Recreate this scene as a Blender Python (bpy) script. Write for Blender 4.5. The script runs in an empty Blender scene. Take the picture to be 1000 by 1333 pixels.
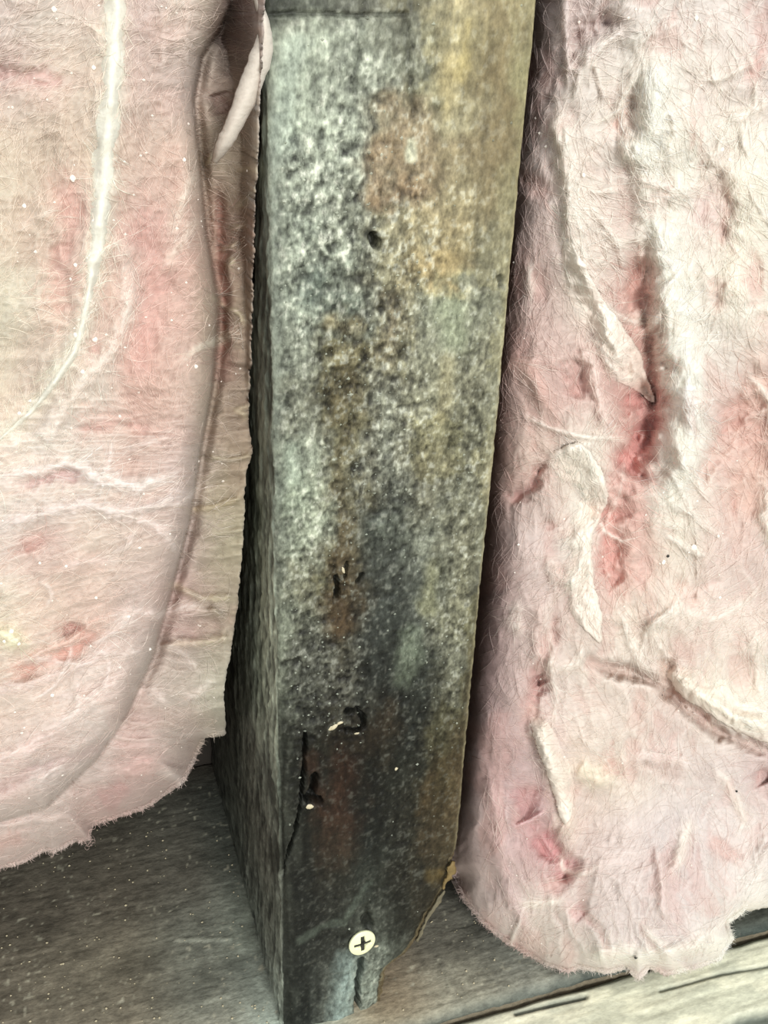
import bpy, math, random
import numpy as np
from mathutils import Vector, Matrix

# ---------------------------------------------------------------- camera, light, exposure (units: millimetres * S)
S = 0.001
FPX = 1300.0
def make_axes():
    N = np.array([-97.0, -2452.0, -FPX]); N /= np.linalg.norm(N)
    b = -(FPX*FPX + 97*500.0)/2452
    D = np.array([-500.0, -b, -FPX]); D /= np.linalg.norm(D)
    Z = -N; Y = D - D.dot(Z)*Z; Y /= np.linalg.norm(Y)
    return np.array([np.cross(Y, Z), Y, Z])
M = make_axes()
CAM = np.array([-50.11, -138.69, 205.95])
cd = bpy.data.cameras.new('camera'); cam = bpy.data.objects.new('camera', cd)
bpy.context.scene.collection.objects.link(cam)
cd.sensor_fit = 'HORIZONTAL'; cd.sensor_width = 36.0; cd.lens = FPX/1000.0*36.0
cd.clip_start = 0.002; cd.clip_end = 20
cam.matrix_world = Matrix([[*M[0], CAM[0]*S], [*M[1], CAM[1]*S], [*M[2], CAM[2]*S], [0, 0, 0, 1]])
bpy.context.scene.camera = cam

sc = bpy.context.scene
sc.view_settings.view_transform = 'Standard'; sc.view_settings.look = 'None'
sc.view_settings.gamma = 1.0; sc.view_settings.use_curve_mapping = False
sc.view_settings.exposure = 0.0
w = bpy.data.worlds.new('world'); sc.world = w; w.use_nodes = True
w.node_tree.nodes['Background'].inputs[0].default_value = (0.98, 1.0, 0.985, 1)
w.node_tree.nodes['Background'].inputs[1].default_value = 0.70
def area(name, loc, target, size, power, col):
    l = bpy.data.lights.new(name, 'AREA'); l.shape = 'DISK'; l.size = size; l.energy = power; l.color = col
    o = bpy.data.objects.new(name, l); sc.collection.objects.link(o); o.location = loc
    o.rotation_euler = (Vector(target)-Vector(loc)).to_track_quat('-Z', 'Y').to_euler()
    return o
area('work_light', (0.02, -0.78, 0.46), (0, 0, 0.09), 0.24, 6.8, (1.0, 0.985, 0.94))

# ---------------------------------------------------------------- helpers
rng = np.random.default_rng(7); random.seed(7)
COL = sc.collection
def ray(px, py):
    px = np.asarray(px, float); py = np.asarray(py, float)
    v = np.stack([px-500, -(py-666.5), np.full(px.shape, -FPX)], -1)
    return v @ M.T
def at(px, py, Y):
    r = ray(px, py); t = (np.asarray(Y, float)-CAM[1])/r[..., 1]
    return CAM + r*t[..., None]
def onz(px, py, z=0.0):
    r = ray(px, py); t = (z-CAM[2])/r[..., 2]
    return CAM + r*t[..., None]
def proj(P):
    v = (np.asarray(P, float)-CAM) @ M
    return 500+FPX*v[..., 0]/-v[..., 2], 666.5-FPX*v[..., 1]/-v[..., 2]
_tab = rng.random((256, 256))
def vn(x, y, seed=0):
    x = np.asarray(x)+seed*37.17+1000; y = np.asarray(y)+seed*17.71+1000
    xi = np.floor(x).astype(int); yi = np.floor(y).astype(int); fx = x-xi; fy = y-yi
    fx = fx*fx*fx*(fx*(fx*6-15)+10); fy = fy*fy*fy*(fy*(fy*6-15)+10)
    a = _tab[xi & 255, yi & 255]; b = _tab[(xi+1) & 255, yi & 255]
    c = _tab[xi & 255, (yi+1) & 255]; d = _tab[(xi+1) & 255, (yi+1) & 255]
    return (a*(1-fx)+b*fx)*(1-fy)+(c*(1-fx)+d*fx)*fy
def fbm(x, y, o=4, seed=0, g=0.5):
    s = 0; a = 1; t = 0
    for i in range(o):
        s = s+a*(vn(x*2**i, y*2**i, seed+i*3)-0.5); t += a; a *= g
    return s/t*2
def ridge(x, y, o=3, seed=0):
    s = 0; a = 1; t = 0
    for i in range(o):
        s = s+a*(1-np.abs(vn(x*2**i, y*2**i, seed+i*3)*2-1)); t += a; a *= 0.6
    return s/t
def lin(c):
    c = np.asarray(c, float)/255.0
    return np.where(c <= 0.04045, c/12.92, ((c+0.055)/1.055)**2.4)
def sstep(a, b, x):
    t = np.clip((x-a)/(b-a), 0, 1); return t*t*(3-2*t)
def poly_dist(px, py, pts, closed=False):
    """distance to a polyline, nearest point, signed side (+ = left of travel in image coords), arc parameter"""
    P = [np.array(p, float) for p in pts]
    if closed: P = P+[P[0]]
    best = np.full(px.shape, 1e9); nx = np.zeros(px.shape); ny = np.zeros(px.shape)
    sd = np.ones(px.shape); par = np.zeros(px.shape)
    n = len(P)-1
    for i in range(n):
        a, b = P[i], P[i+1]; d = b-a; L = d.dot(d)+1e-9
        t = np.clip(((px-a[0])*d[0]+(py-a[1])*d[1])/L, 0, 1)
        cx = a[0]+t*d[0]; cy = a[1]+t*d[1]
        q = np.hypot(px-cx, py-cy); m = q < best
        best = np.where(m, q, best); nx = np.where(m, cx, nx); ny = np.where(m, cy, ny)
        side = np.sign(d[0]*(py-a[1])-d[1]*(px-a[0]))
        sd = np.where(m, side, sd); par = np.where(m, (i+t)/n, par)
    return best, nx, ny, sd, par
def inside(px, py, pts):
    r = np.zeros(px.shape, bool); n = len(pts)
    for i in range(n):
        x1, y1 = pts[i]; x2, y2 = pts[(i+1) % n]
        c = ((y1 > py) != (y2 > py)) & (px < (x2-x1)*(py-y1)/((y2-y1) if y2 != y1 else 1e-9)+x1)
        r ^= c
    return r
def smooth_line(pts, n=60, extra=None):
    """Catmull-Rom through rows of any width"""
    P = np.array(pts, float); P = np.vstack([2*P[0]-P[1], P, 2*P[-1]-P[-2]])
    k = len(P)-3; u = np.linspace(0, k-1e-6, n); i = u.astype(int); t = (u-i)[:, None]
    a, b, c, d = P[i], P[i+1], P[i+2], P[i+3]
    return 0.5*((2*b)+(-a+c)*t+(2*a-5*b+4*c-d)*t*t+(-a+3*b-3*c+d)*t**3)
def gridcol(u, v, us, vs, table, SAT=0.85):
    T = lin(np.array(table, float)); g_ = T.mean(-1, keepdims=True); T = g_+(T-g_)*SAT
    ui = np.clip(np.interp(u, us, np.arange(len(us))), 0, len(us)-1.0001)
    vi = np.clip(np.interp(v, vs, np.arange(len(vs))), 0, len(vs)-1.0001)
    a = ui.astype(int); b = vi.astype(int); fu = (ui-a)[..., None]; fv = (vi-b)[..., None]
    fu = fu*fu*(3-2*fu); fv = fv*fv*(3-2*fv)
    return (T[b, a]*(1-fu)+T[b, a+1]*fu)*(1-fv)+(T[b+1, a]*(1-fu)+T[b+1, a+1]*fu)*fv

def make_mesh(name, V, F, mat, parent=None, col=None, attrs=None, smooth=True, origin=None):
    """V (n,3) mm, F (m,3|4) ints or list of such"""
    me = bpy.data.meshes.new(name)
    V = np.asarray(V, float)
    org = np.array(origin if origin is not None else V.mean(0))
    Fs = F if isinstance(F, list) else [F]
    Fs = [np.asarray(f, np.int32) for f in Fs if len(f)]
    me.vertices.add(len(V)); me.vertices.foreach_set('co', ((V-org)*S).astype(np.float32).ravel())
    nl = sum(f.size for f in Fs); npoly = sum(len(f) for f in Fs)
    me.loops.add(nl); me.loops.foreach_set('vertex_index', np.concatenate([f.ravel() for f in Fs]))
    me.polygons.add(npoly)
    tot = np.concatenate([np.full(len(f), f.shape[1], np.int32) for f in Fs])
    st = np.concatenate([[0], np.cumsum(tot)[:-1]]).astype(np.int32)
    me.polygons.foreach_set('loop_start', st); me.polygons.foreach_set('loop_total', tot)
    me.polygons.foreach_set('use_smooth', np.full(npoly, smooth))
    me.update(calc_edges=True)
    if col is not None:
        a = me.attributes.new('Col', 'FLOAT_COLOR', 'POINT')
        c4 = np.ones((len(V), 4), np.float32); c4[:, :3] = np.clip(col, 0, 1); a.data.foreach_set('color', c4.ravel())
    for k, v in (attrs or {}).items():
        a = me.attributes.new(k, 'FLOAT', 'POINT'); a.data.foreach_set('value', np.asarray(v, np.float32))
    me.materials.append(mat)
    o = bpy.data.objects.new(name, me); COL.objects.link(o)
    o.location = org*S
    if parent is not None:
        o.parent = parent; o.location = Vector(org*S)-parent.location
    return o
def empty(name, loc, label, cat, group=None):
    o = bpy.data.objects.new(name, None); COL.objects.link(o); o.location = Vector(loc)*S
    o.empty_display_size = 0.01
    o['label'] = label; o['category'] = cat
    if group: o['group'] = group
    return o
def grid_faces(nr, nc, closed=False):
    i = np.arange(nr-1)[:, None]; j = np.arange(nc if closed else nc-1)[None, :]
    j2 = (j+1) % nc
    return np.stack([i*nc+j, i*nc+j2, (i+1)*nc+j2, (i+1)*nc+j], -1).reshape(-1, 4)

# ---------------------------------------------------------------- materials
def mat_new(name):
    m = bpy.data.materials.new(name); m.use_nodes = True
    return m, m.node_tree.nodes, m.node_tree.links, m.node_tree.nodes['Principled BSDF']
def math_node(n, l, op, a, b=None, c=None):
    q = n.new('ShaderNodeMath'); q.operation = op
    for i, v in enumerate((a, b, c)):
        if v is None: continue
        if isinstance(v, (int, float)): q.inputs[i].default_value = v
        else: l.new(v, q.inputs[i])
    return q.outputs[0]
def noise(n, l, vec, scale, detail=3, rough=0.6):
    q = n.new('ShaderNodeTexNoise'); q.inputs['Scale'].default_value = scale
    q.inputs['Detail'].default_value = detail; q.inputs['Roughness'].default_value = rough
    l.new(vec, q.inputs['Vector']); return q.outputs['Fac']
def mapped(n, l, scale=(1, 1, 1), rot=(0, 0, 0)):
    t = n.new('ShaderNodeTexCoord'); m = n.new('ShaderNodeMapping')
    m.inputs['Scale'].default_value = scale; m.inputs['Rotation'].default_value = rot
    l.new(t.outputs['Object'], m.inputs['Vector']); return m.outputs[0]
def scale_col(n, l, col, fac):
    q = n.new('ShaderNodeVectorMath'); q.operation = 'SCALE'
    l.new(col, q.inputs[0]); l.new(fac, q.inputs['Scale']); return q.outputs[0]

def wood_material(name, rough=0.62, grain=(1, 1, 0.35), fine=1600, bump=0.5):
    m, n, l, p = mat_new(name)
    a = n.new('ShaderNodeAttribute'); a.attribute_name = 'Col'
    am = n.new('ShaderNodeAttribute'); am.attribute_name = 'amp'
    v = mapped(n, l, grain)
    n1 = noise(n, l, v, fine, 2, 0.7); n2 = noise(n, l, v, fine*0.35, 3, 0.6)
    s = math_node(n, l, 'ADD', n1, n2); s = math_node(n, l, 'SUBTRACT', s, 1.0)
    f = math_node(n, l, 'MULTIPLY', s, am.outputs['Fac']); f = math_node(n, l, 'MULTIPLY', f, 3.0)
    f = math_node(n, l, 'ADD', f, 1.0); f = math_node(n, l, 'MAXIMUM', f, 0.25)
    l.new(scale_col(n, l, a.outputs['Color'], f), p.inputs['Base Color'])
    p.inputs['Roughness'].default_value = rough
    p.inputs['Specular IOR Level'].default_value = 0.22
    b = n.new('ShaderNodeBump'); b.inputs['Strength'].default_value = bump; b.inputs['Distance'].default_value = 0.0003
    l.new(s, b.inputs['Height']); l.new(b.outputs[0], p.inputs['Normal'])
    return m
def fluff_material(name, rot=(0, 0, 0)):
    m, n, l, p = mat_new(name)
    a = n.new('ShaderNodeAttribute'); a.attribute_name = 'Col'
    v = mapped(n, l, (1, 1, 1), rot)
    v2 = mapped(n, l, (0.3, 0.3, 1), (0, 0.5, 0))
    w1 = noise(n, l, v, 700, 4, 0.65); w2 = noise(n, l, v2, 1100, 3, 0.6)
    r1 = math_node(n, l, 'SUBTRACT', w1, 0.5); r1 = math_node(n, l, 'ABSOLUTE', r1)
    r2 = math_node(n, l, 'SUBTRACT', w2, 0.5); r2 = math_node(n, l, 'ABSOLUTE', r2)
    h = math_node(n, l, 'ADD', r1, r2)
    f = math_node(n, l, 'MULTIPLY', h, -0.55); f = math_node(n, l, 'ADD', f, 1.06)
    l.new(scale_col(n, l, a.outputs['Color'], f), p.inputs['Base Color'])
    p.inputs['Roughness'].default_value = 0.85; p.inputs['Specular IOR Level'].default_value = 0.15
    p.inputs['Subsurface Weight'].default_value = 0.35
    p.inputs['Subsurface Radius'].default_value = (1, 0.88, 0.85); p.inputs['Subsurface Scale'].default_value = 0.0025
    b = n.new('ShaderNodeBump'); b.inputs['Strength'].default_value = 0.3; b.inputs['Distance'].default_value = 0.0005
    b.invert = True
    l.new(h, b.inputs['Height']); l.new(b.outputs[0], p.inputs['Normal'])
    return m
def fibre_material(name):
    m, n, l, p = mat_new(name)
    a = n.new('ShaderNodeAttribute'); a.attribute_name = 'Col'
    l.new(a.outputs['Color'], p.inputs['Base Color']); p.inputs['Roughness'].default_value = 0.6
    p.inputs['Specular IOR Level'].default_value = 0.3
    return m
def plain(name, rgb, rough=0.6, metal=0.0, nscale=900, namt=0.3):
    m, n, l, p = mat_new(name)
    v = mapped(n, l); q = noise(n, l, v, nscale, 3)
    r = n.new('ShaderNodeMapRange'); l.new(q, r.inputs[0]); r.inputs[3].default_value = 1-namt; r.inputs[4].default_value = 1+namt
    c = n.new('ShaderNodeRGB'); c.outputs[0].default_value = (*lin(rgb), 1)
    l.new(scale_col(n, l, c.outputs[0], r.outputs[0]), p.inputs['Base Color'])
    p.inputs['Roughness'].default_value = rough; p.inputs['Metallic'].default_value = metal
    b = n.new('ShaderNodeBump'); b.inputs['Strength'].default_value = 0.3; b.inputs['Distance'].default_value = 0.0002
    l.new(q, b.inputs['Height']); l.new(b.outputs[0], p.inputs['Normal'])
    return m
M_STUD = wood_material('mouldy_stud_wood', 0.55, (1, 1, 0.55), 1500, 0.5)
M_PLATE = wood_material('dusty_plate_wood', 0.75, (0.6, 1, 1), 1700, 0.4)
M_BOARD = wood_material('pale_board_wood', 0.7, (0.5, 1, 1), 1100, 0.3)
M_FLUFF = fluff_material('pink_fibreglass')
M_FLAP = fluff_material('torn_fibreglass'); M_FLAP.node_tree.nodes['Principled BSDF'].inputs['Subsurface Weight'].default_value = 0.0
M_FIBRE = fibre_material('glass_fibre')
M_ZINC = plain('yellow_zinc', (246, 248, 208), 0.42, 0.15, 500, 0.06)
M_CRUMB = plain('white_crumb', (250, 244, 235), 0.3, 0, 400, 0.05)
M_CHIP = plain('pale_splinter', (205, 195, 165), 0.45, 0, 700, 0.2)
M_DARKCRUMB_SHADE = plain('dark_crumb', (40, 40, 36), 0.7, 0, 700, 0.2)  # crumbs, and the painted shade in the screw recess
M_SHEATH = plain('dark_sheathing', (62, 56, 50), 0.85, 0, 120, 0.3)
M_FLOOR = plain('subfloor', (120, 112, 98), 0.85, 0, 40, 0.2)

# ---------------------------------------------------------------- large structure
def box(name, x0, x1, y0, y1, z0, z1, mat, parent=None):
    V = np.array([(x, y, z) for x in (x0, x1) for y in (y0, y1) for z in (z0, z1)], float)
    F = np.array([(0, 1, 3, 2), (4, 6, 7, 5), (0, 4, 5, 1), (2, 3, 7, 6), (0, 2, 6, 4), (1, 5, 7, 3)])
    return make_mesh(name, V, F, mat, parent, smooth=False)
o = box('wall_back', -420, 420, 90.5, 102, -39, 520, M_SHEATH); o['kind'] = 'structure'
o = box('floor', -420, 420, -600, 102, -51, -39, M_FLOOR); o['kind'] = 'structure'

# ---------------------------------------------------------------- sole plate (flat board under the stud)
plate = empty('sole_plate', (0, 41, -38), 'dusty dark grey wooden sole plate lying flat under the mouldy stud', 'wooden board')
def front_edge(x):            # traced front edge of the plate, slightly out of square
    return -6.9-0.012*np.asarray(x)
xs = np.concatenate([np.linspace(-400, -85, 60), np.linspace(-84.5, 130, 430), np.linspace(134, 400, 50)])
ts = np.concatenate([np.linspace(0, 1, 260)])
X, T = np.meshgrid(xs, ts)
FE = front_edge(X)+0.5*fbm(X*0.12, X*0+3, 3, 11)+0.25*fbm(X*0.7, X*0, 2, 12)
Yp = FE+(89.5-FE)*T**1.15
u, v = proj(np.stack([X, Yp, Yp*0], -1))
left = 1-sstep(-10, 10, X)
d = 0.09*fbm(X*0.05, Yp*0.9, 3, 3)+0.10*fbm(X*0.5, Yp*1.6, 3, 4)
ht = -1.6*np.exp(-((Yp-FE)/1.3)**2)+d
# long grain grooves
gr = ridge(X*0.02, Yp*0.45+0.4*fbm(X*0.03, Yp*0.1, 2, 8), 2, 9)
ht -= 0.2*np.clip(gr-0.82, 0, 1)*5*0.4
# nick on the left part of the plate
nd, *_ = poly_dist(u, v, [(230, 1224), (300, 1223)]); ht += 0.25*np.exp(-(nd/3)**2)
V = np.stack([X, Yp, ht], -1)
# colour: darker with depth from the front edge, sides differ
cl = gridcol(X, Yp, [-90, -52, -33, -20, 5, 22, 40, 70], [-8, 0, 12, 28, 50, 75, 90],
 [[(150,145,128)]*2+[(150,158,146),(150,170,162),(176,166,138),(176,176,156),(150,155,144),(88,94,88)],  # last column darkened in place of the shade in the batt's gap
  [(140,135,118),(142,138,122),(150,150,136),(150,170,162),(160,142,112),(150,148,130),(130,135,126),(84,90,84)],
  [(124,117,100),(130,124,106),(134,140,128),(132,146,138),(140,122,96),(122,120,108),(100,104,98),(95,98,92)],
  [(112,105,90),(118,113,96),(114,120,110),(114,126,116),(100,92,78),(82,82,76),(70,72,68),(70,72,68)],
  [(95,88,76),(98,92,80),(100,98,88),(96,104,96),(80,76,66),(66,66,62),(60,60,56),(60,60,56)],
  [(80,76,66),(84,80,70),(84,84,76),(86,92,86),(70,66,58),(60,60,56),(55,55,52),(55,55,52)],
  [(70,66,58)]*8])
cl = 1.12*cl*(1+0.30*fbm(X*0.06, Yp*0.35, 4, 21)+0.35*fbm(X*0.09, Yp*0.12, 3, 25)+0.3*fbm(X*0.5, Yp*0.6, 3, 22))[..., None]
sp = np.clip(vn(X*1.1, Yp*1.1, 31)-0.84, 0, 1)*6*sstep(0.35, 0.7, vn(X*0.12, Yp*0.12, 33))
cl = cl+(lin((190, 190, 170))-cl)*np.clip(sp, 0, 0.7)[..., None]
cl = cl*(1-0.3*np.clip(gr-0.86, 0, 1)*5)[..., None]
cl = np.where((nd < 3)[..., None], cl*1.5, cl)
gm = cl.mean(-1, keepdims=True); cl = (gm+(cl-gm)*0.75)*np.array([1.02, 1.0, 0.93])
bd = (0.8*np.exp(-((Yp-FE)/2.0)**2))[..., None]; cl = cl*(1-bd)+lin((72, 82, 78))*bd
nr, nc = X.shape
VV = V.reshape(-1, 3); CC = cl.reshape(-1, 3)
F1 = grid_faces(nr, nc)
# skirt: front face and underside
fr = V[0].copy(); rows = [fr]
for k, zz in enumerate(np.linspace(-2, -38, 12)):
    r = fr.copy(); r[:, 2] = zz; r[:, 1] = fr[:, 1]-0.3+0.5*fbm(fr[:, 0]*0.1, np.full(nc, k*0.5), 3, 40); rows.append(r)
r = rows[-1].copy(); r[:, 1] = 89.5; rows.append(r)
r = V[-1].copy(); rows.append(r)
R = np.array(rows); base = len(VV)
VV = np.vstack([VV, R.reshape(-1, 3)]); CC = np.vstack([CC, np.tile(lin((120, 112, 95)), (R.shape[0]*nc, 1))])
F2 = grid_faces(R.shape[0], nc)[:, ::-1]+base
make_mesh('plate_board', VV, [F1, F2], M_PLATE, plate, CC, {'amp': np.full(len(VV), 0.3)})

# pale board lying in front of the plate
pb = empty('pale_board', (60, -22, -12), 'pale cream weathered board running along front edge of the dark plate, bottom right', 'wooden board')
xs = np.concatenate([np.linspace(-400, -20, 30), np.linspace(-19, 130, 330), np.linspace(134, 400, 30)])
ys = np.linspace(0, 1, 90)
X, T = np.meshgrid(xs, ys)
BE = front_edge(X)-1.3+0.4*fbm(X*0.1, X*0, 3, 51)
Yb = BE-34*T
u, v = proj(np.stack([X, Yb, Yb*0-1.2], -1))
ht = -1.0+0.25*fbm(X*0.05, Yb*0.6, 3, 52)-1.2*np.exp(-((Yb-BE)/0.7)**2)
crk, *_ = poly_dist(u, v, [(672, 1319), (700, 1312), (762, 1298)]); ht -= 1.3*np.exp(-(crk/3.0)**2)
crk2, *_ = poly_dist(u, v, [(860, 1290), (940, 1268), (1010, 1256)]); ht -= 0.8*np.exp(-(crk2/2.2)**2)
corner = sstep(1.15, 0.8, np.hypot((u-1010)/75, (v-1345)/27)+0.25*fbm(u*0.05, v*0.05, 3, 3)); ht -= 2.0*corner
cl = np.ones(X.shape+(3,))*lin((238, 238, 214))
cl = cl*(1+0.22*fbm(X*0.09, Yb*0.6, 4, 53))[..., None]
wt = sstep(0.45, 0.75, vn(X*0.12, Yb*0.3, 57))[..., None]
cl = cl*(1-wt*0.4)+lin((180, 186, 170))*wt*0.4
dk = np.clip(0.9*np.exp(-(crk/3.5)**2)+0.7*np.exp(-(crk2/2.5)**2)+0.85*corner, 0, 1)[..., None]
cl = cl*(1-dk)+lin((62, 74, 72))*dk
edge = np.exp(-((Yb-BE)/1.2)**2)[..., None]*0.8; cl = cl*(1-edge)+lin((88, 98, 92))*edge
V = np.stack([X, Yb, ht], -1); nr, nc = X.shape
top = V.reshape(-1, 3); bot = top.copy(); bot[:, 2] = -38.8
b = np.vstack([V[-1], V[-1]*[1, 1, 0]+[0, 0, -38.8]]); b2 = np.vstack([V[0]*[1, 1, 0]+[0, 0, -38.8], V[0]])
VV = np.vstack([top, b, b2]); n0 = len(top)
make_mesh('board_body', VV, [grid_faces(nr, nc)[:, ::-1], grid_faces(2, nc)[:, ::-1]+n0, grid_faces(2, nc)[:, ::-1]+n0+2*nc], M_BOARD, pb,
          np.vstack([cl.reshape(-1, 3), np.tile(lin((170, 165, 140)), (4*nc, 1))]), {'amp': np.full(len(VV), 0.22)})

# ---------------------------------------------------------------- the stud
stud = empty('wall_stud', (0, 44, 0), 'upright wooden wall stud with grey green mould, black rot and tan top right', 'wooden stud')
FR = [0.0, 0.12, 0.30, 0.50, 0.70, 0.88, 1.0]
ROWY = [-40, 8, 24, 50, 100, 150, 200, 250, 300, 350, 400, 450, 500, 550, 600, 650, 700, 750, 800, 850, 900, 950, 1000, 1050, 1100, 1150, 1200, 1250, 1300, 1345]
G = [
 [(60,68,64),(90,98,90),(100,105,96),(105,105,88),(175,160,118),(150,138,98),(150,142,105)],
 [(58,66,60),(85,95,88),(95,102,95),(120,118,98),(180,168,128),(145,132,95),(150,142,105)],
 [(70,80,74),(120,132,122),(130,142,132),(110,114,100),(170,160,122),(138,124,88),(150,142,105)],
 [(110,125,116),(158,178,164),(140,156,145),(112,118,104),(165,155,115),(130,118,84),(148,142,105)],
 [(120,135,126),(162,184,170),(132,146,136),(118,124,106),(158,148,110),(126,112,78),(150,145,105)],
 [(116,130,120),(158,180,166),(140,156,146),(140,125,100),(172,165,132),(128,114,80),(145,138,100)],
 [(108,122,114),(142,160,150),(142,158,148),(145,128,102),(152,138,106),(128,114,82),(145,136,100)],
 [(106,120,112),(142,160,150),(122,132,120),(150,126,98),(152,142,110),(134,122,90),(144,138,104)],
 [(104,118,110),(138,158,148),(128,140,128),(138,134,110),(160,146,108),(124,120,96),(142,136,105)],
 [(104,118,110),(134,152,142),(118,134,124),(142,138,112),(168,146,96),(128,126,102),(150,146,116)],
 [(108,124,116),(140,160,150),(100,118,110),(124,116,96),(140,150,126),(128,134,112),(152,150,120)],
 [(104,118,110),(124,138,128),(116,110,78),(122,116,94),(144,150,128),(124,128,104),(150,148,120)],
 [(98,112,104),(118,126,112),(94,86,60),(116,118,102),(142,144,116),(120,120,96),(142,144,116)],
 [(98,112,104),(118,126,112),(98,92,66),(122,130,118),(136,134,104),(114,116,92),(140,140,112)],
 [(104,120,110),(138,156,142),(108,102,76),(118,126,116),(126,122,94),(118,118,94),(144,140,114)],
 [(108,126,116),(146,170,150),(110,104,80),(80,88,82),(112,112,92),(114,118,98),(140,136,110)],
 [(110,124,114),(142,160,142),(102,92,68),(72,84,80),(118,128,116),(118,118,94),(120,124,100)],
 [(104,116,104),(116,118,94),(78,66,46),(58,66,64),(84,94,90),(132,132,102),(92,94,82)],
 [(112,126,112),(102,110,96),(74,62,46),(54,64,64),(74,84,80),(126,128,100),(102,98,74)],
 [(118,132,116),(92,98,90),(86,86,76),(46,54,54),(58,68,64),(124,128,108),(100,94,68)],
 [(112,126,112),(78,84,78),(92,94,86),(44,50,48),(50,58,54),(112,114,92),(104,96,72)],
 [(96,108,98),(54,58,52),(52,46,36),(64,54,42),(42,50,48),(92,88,62),(100,88,62)],
 [(84,94,86),(42,46,42),(70,44,30),(38,40,36),(52,58,50),(88,76,48),(98,82,54)],
 [(76,84,76),(38,42,38),(78,50,36),(36,42,42),(58,58,48),(86,72,46),(94,78,52)],
 [(70,78,72),(40,44,42),(74,58,46),(40,50,50),(56,56,48),(78,66,46),(84,72,48)],
 [(66,74,68),(34,40,42),(54,52,46),(60,72,68),(48,48,42),(62,56,44),(80,70,50)],
 [(60,68,66),(34,40,42),(52,58,58),(84,96,92),(46,50,46),(58,54,46),(72,66,54)],
 [(60,70,70),(34,42,44),(66,74,74),(120,138,134),(78,88,84),(62,58,50),(70,66,54)],
 [(66,76,74),(38,46,48),(86,98,98),(132,154,150),(70,80,80),(96,86,70),(90,84,70)],
 [(66,76,74),(42,50,50),(86,98,98),(130,150,146),(70,80,80),(96,88,72),(90,84,70)]]
# rotted-away lower right corner, traced on the front face
notch = at(np.array([592, 590, 583, 574, 556, 548, 528, 503, 497, 492]), np.array([1112, 1128, 1150, 1172, 1198, 1222, 1246, 1264, 1300, 1345]), 0)
nz = notch[::-1, 2]; nxx = notch[::-1, 0]
zs = np.concatenate([np.arange(-0.2, 60, 0.26), np.arange(60, 212, 0.235), np.linspace(214, 340, 30)])
sideL = np.concatenate([np.linspace(89, 45, 22)[:-1], np.linspace(45, 0.9, 80)])
fx = np.linspace(-19+0.9, 19-0.9, 160)
cor = np.linspace(0, math.pi/2, 5)[1:-1]
P = []   # (x, y, nx, ny, region 0 left,1 front,2 right,3 back)
for y in sideL: P.append((-19, y, -1, 0, 0))
for a in cor: P.append((-19+0.9*(1-math.cos(a)), 0.9*(1-math.sin(a)), -math.cos(a), -math.sin(a), 1))
for x in fx: P.append((x, 0, 0, -1, 1))
for a in cor: P.append((19-0.9*(1-math.sin(a)), 0.9*(1-math.cos(a)), math.sin(a), -math.cos(a), 1))
for y in np.linspace(0.9, 89, 36): P.append((19, y, 1, 0, 2))
for x in np.linspace(12, -12, 6): P.append((x, 89, 0, 1, 3))
P = np.array(P); nc = len(P); nr = len(zs)
PX = np.tile(P[:, 0], (nr, 1)); PY = np.tile(P[:, 1], (nr, 1)); NX = np.tile(P[:, 2], (nr, 1)); NY = np.tile(P[:, 3], (nr, 1)); RG = np.tile(P[:, 4], (nr, 1))
ZZ = np.tile(zs[:, None], (1, nc))
xr = np.where(ZZ < nz[-1], np.interp(ZZ, nz, nxx), 19.0)+np.where(ZZ < nz[-1]+1, 0.5, 0.12)*fbm(ZZ*0.8, ZZ*0, 3, 61)
cut = 1-sstep(24, 36, PY)
xr = 19+(xr-19)*cut
PX2 = np.where(PX > 0, PX*(xr/19.0), PX)
U, Vp = proj(np.stack([PX2, PY, ZZ], -1))
front = RG == 1
side = RG == 0
dsp = np.zeros(PX.shape)
# waviness and crust
sx = PX2; sz = ZZ
amp = gridcol((sx+19)/38, Vp, [0, 0.12, 0.3, 0.5, 0.72, 0.9, 1.0], [0, 100, 200, 300, 420, 600, 750, 900, 1000, 1100, 1200, 1340],
  np.array([[[a]*3 for a in r] for r in [
   [120,120,120,130,90,60,60],[100,140,200,170,90,60,60],[120,230,240,150,100,60,60],[150,240,240,200,140,110,60],
   [150,220,230,220,150,170,100],[150,180,220,230,180,200,120],[150,200,190,160,160,200,100],[150,240,240,130,180,180,100],
   [120,150,120,120,170,140,90],[100,100,110,130,170,130,80],[80,110,140,150,110,100,80],[80,100,130,130,110,100,80]]]))[..., 0]
amp = np.clip(amp, 0, 1)**0.6
crust = fbm(sx*0.75, sz*0.62, 3, 62); crust2 = ridge(sx*0.55+0.3*crust, sz*0.5, 2, 66); crust3 = 1-2*np.abs(vn(sx*0.62+0.5*crust, sz*0.5, 151)-0.5)-2*np.abs(vn(sx*0.9, sz*0.75+0.4*crust, 153)-0.5)*0.6; crust3 = np.clip(crust3, -0.4, 1)-0.35
dsp += np.where(front, 0.42*amp*crust+0.30*amp*(crust2-0.6)-0.35*amp*np.clip(crust3, 0, 1), 0)
dsp += 0.25*fbm(sx*0.12, sz*0.03, 3, 70)
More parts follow.
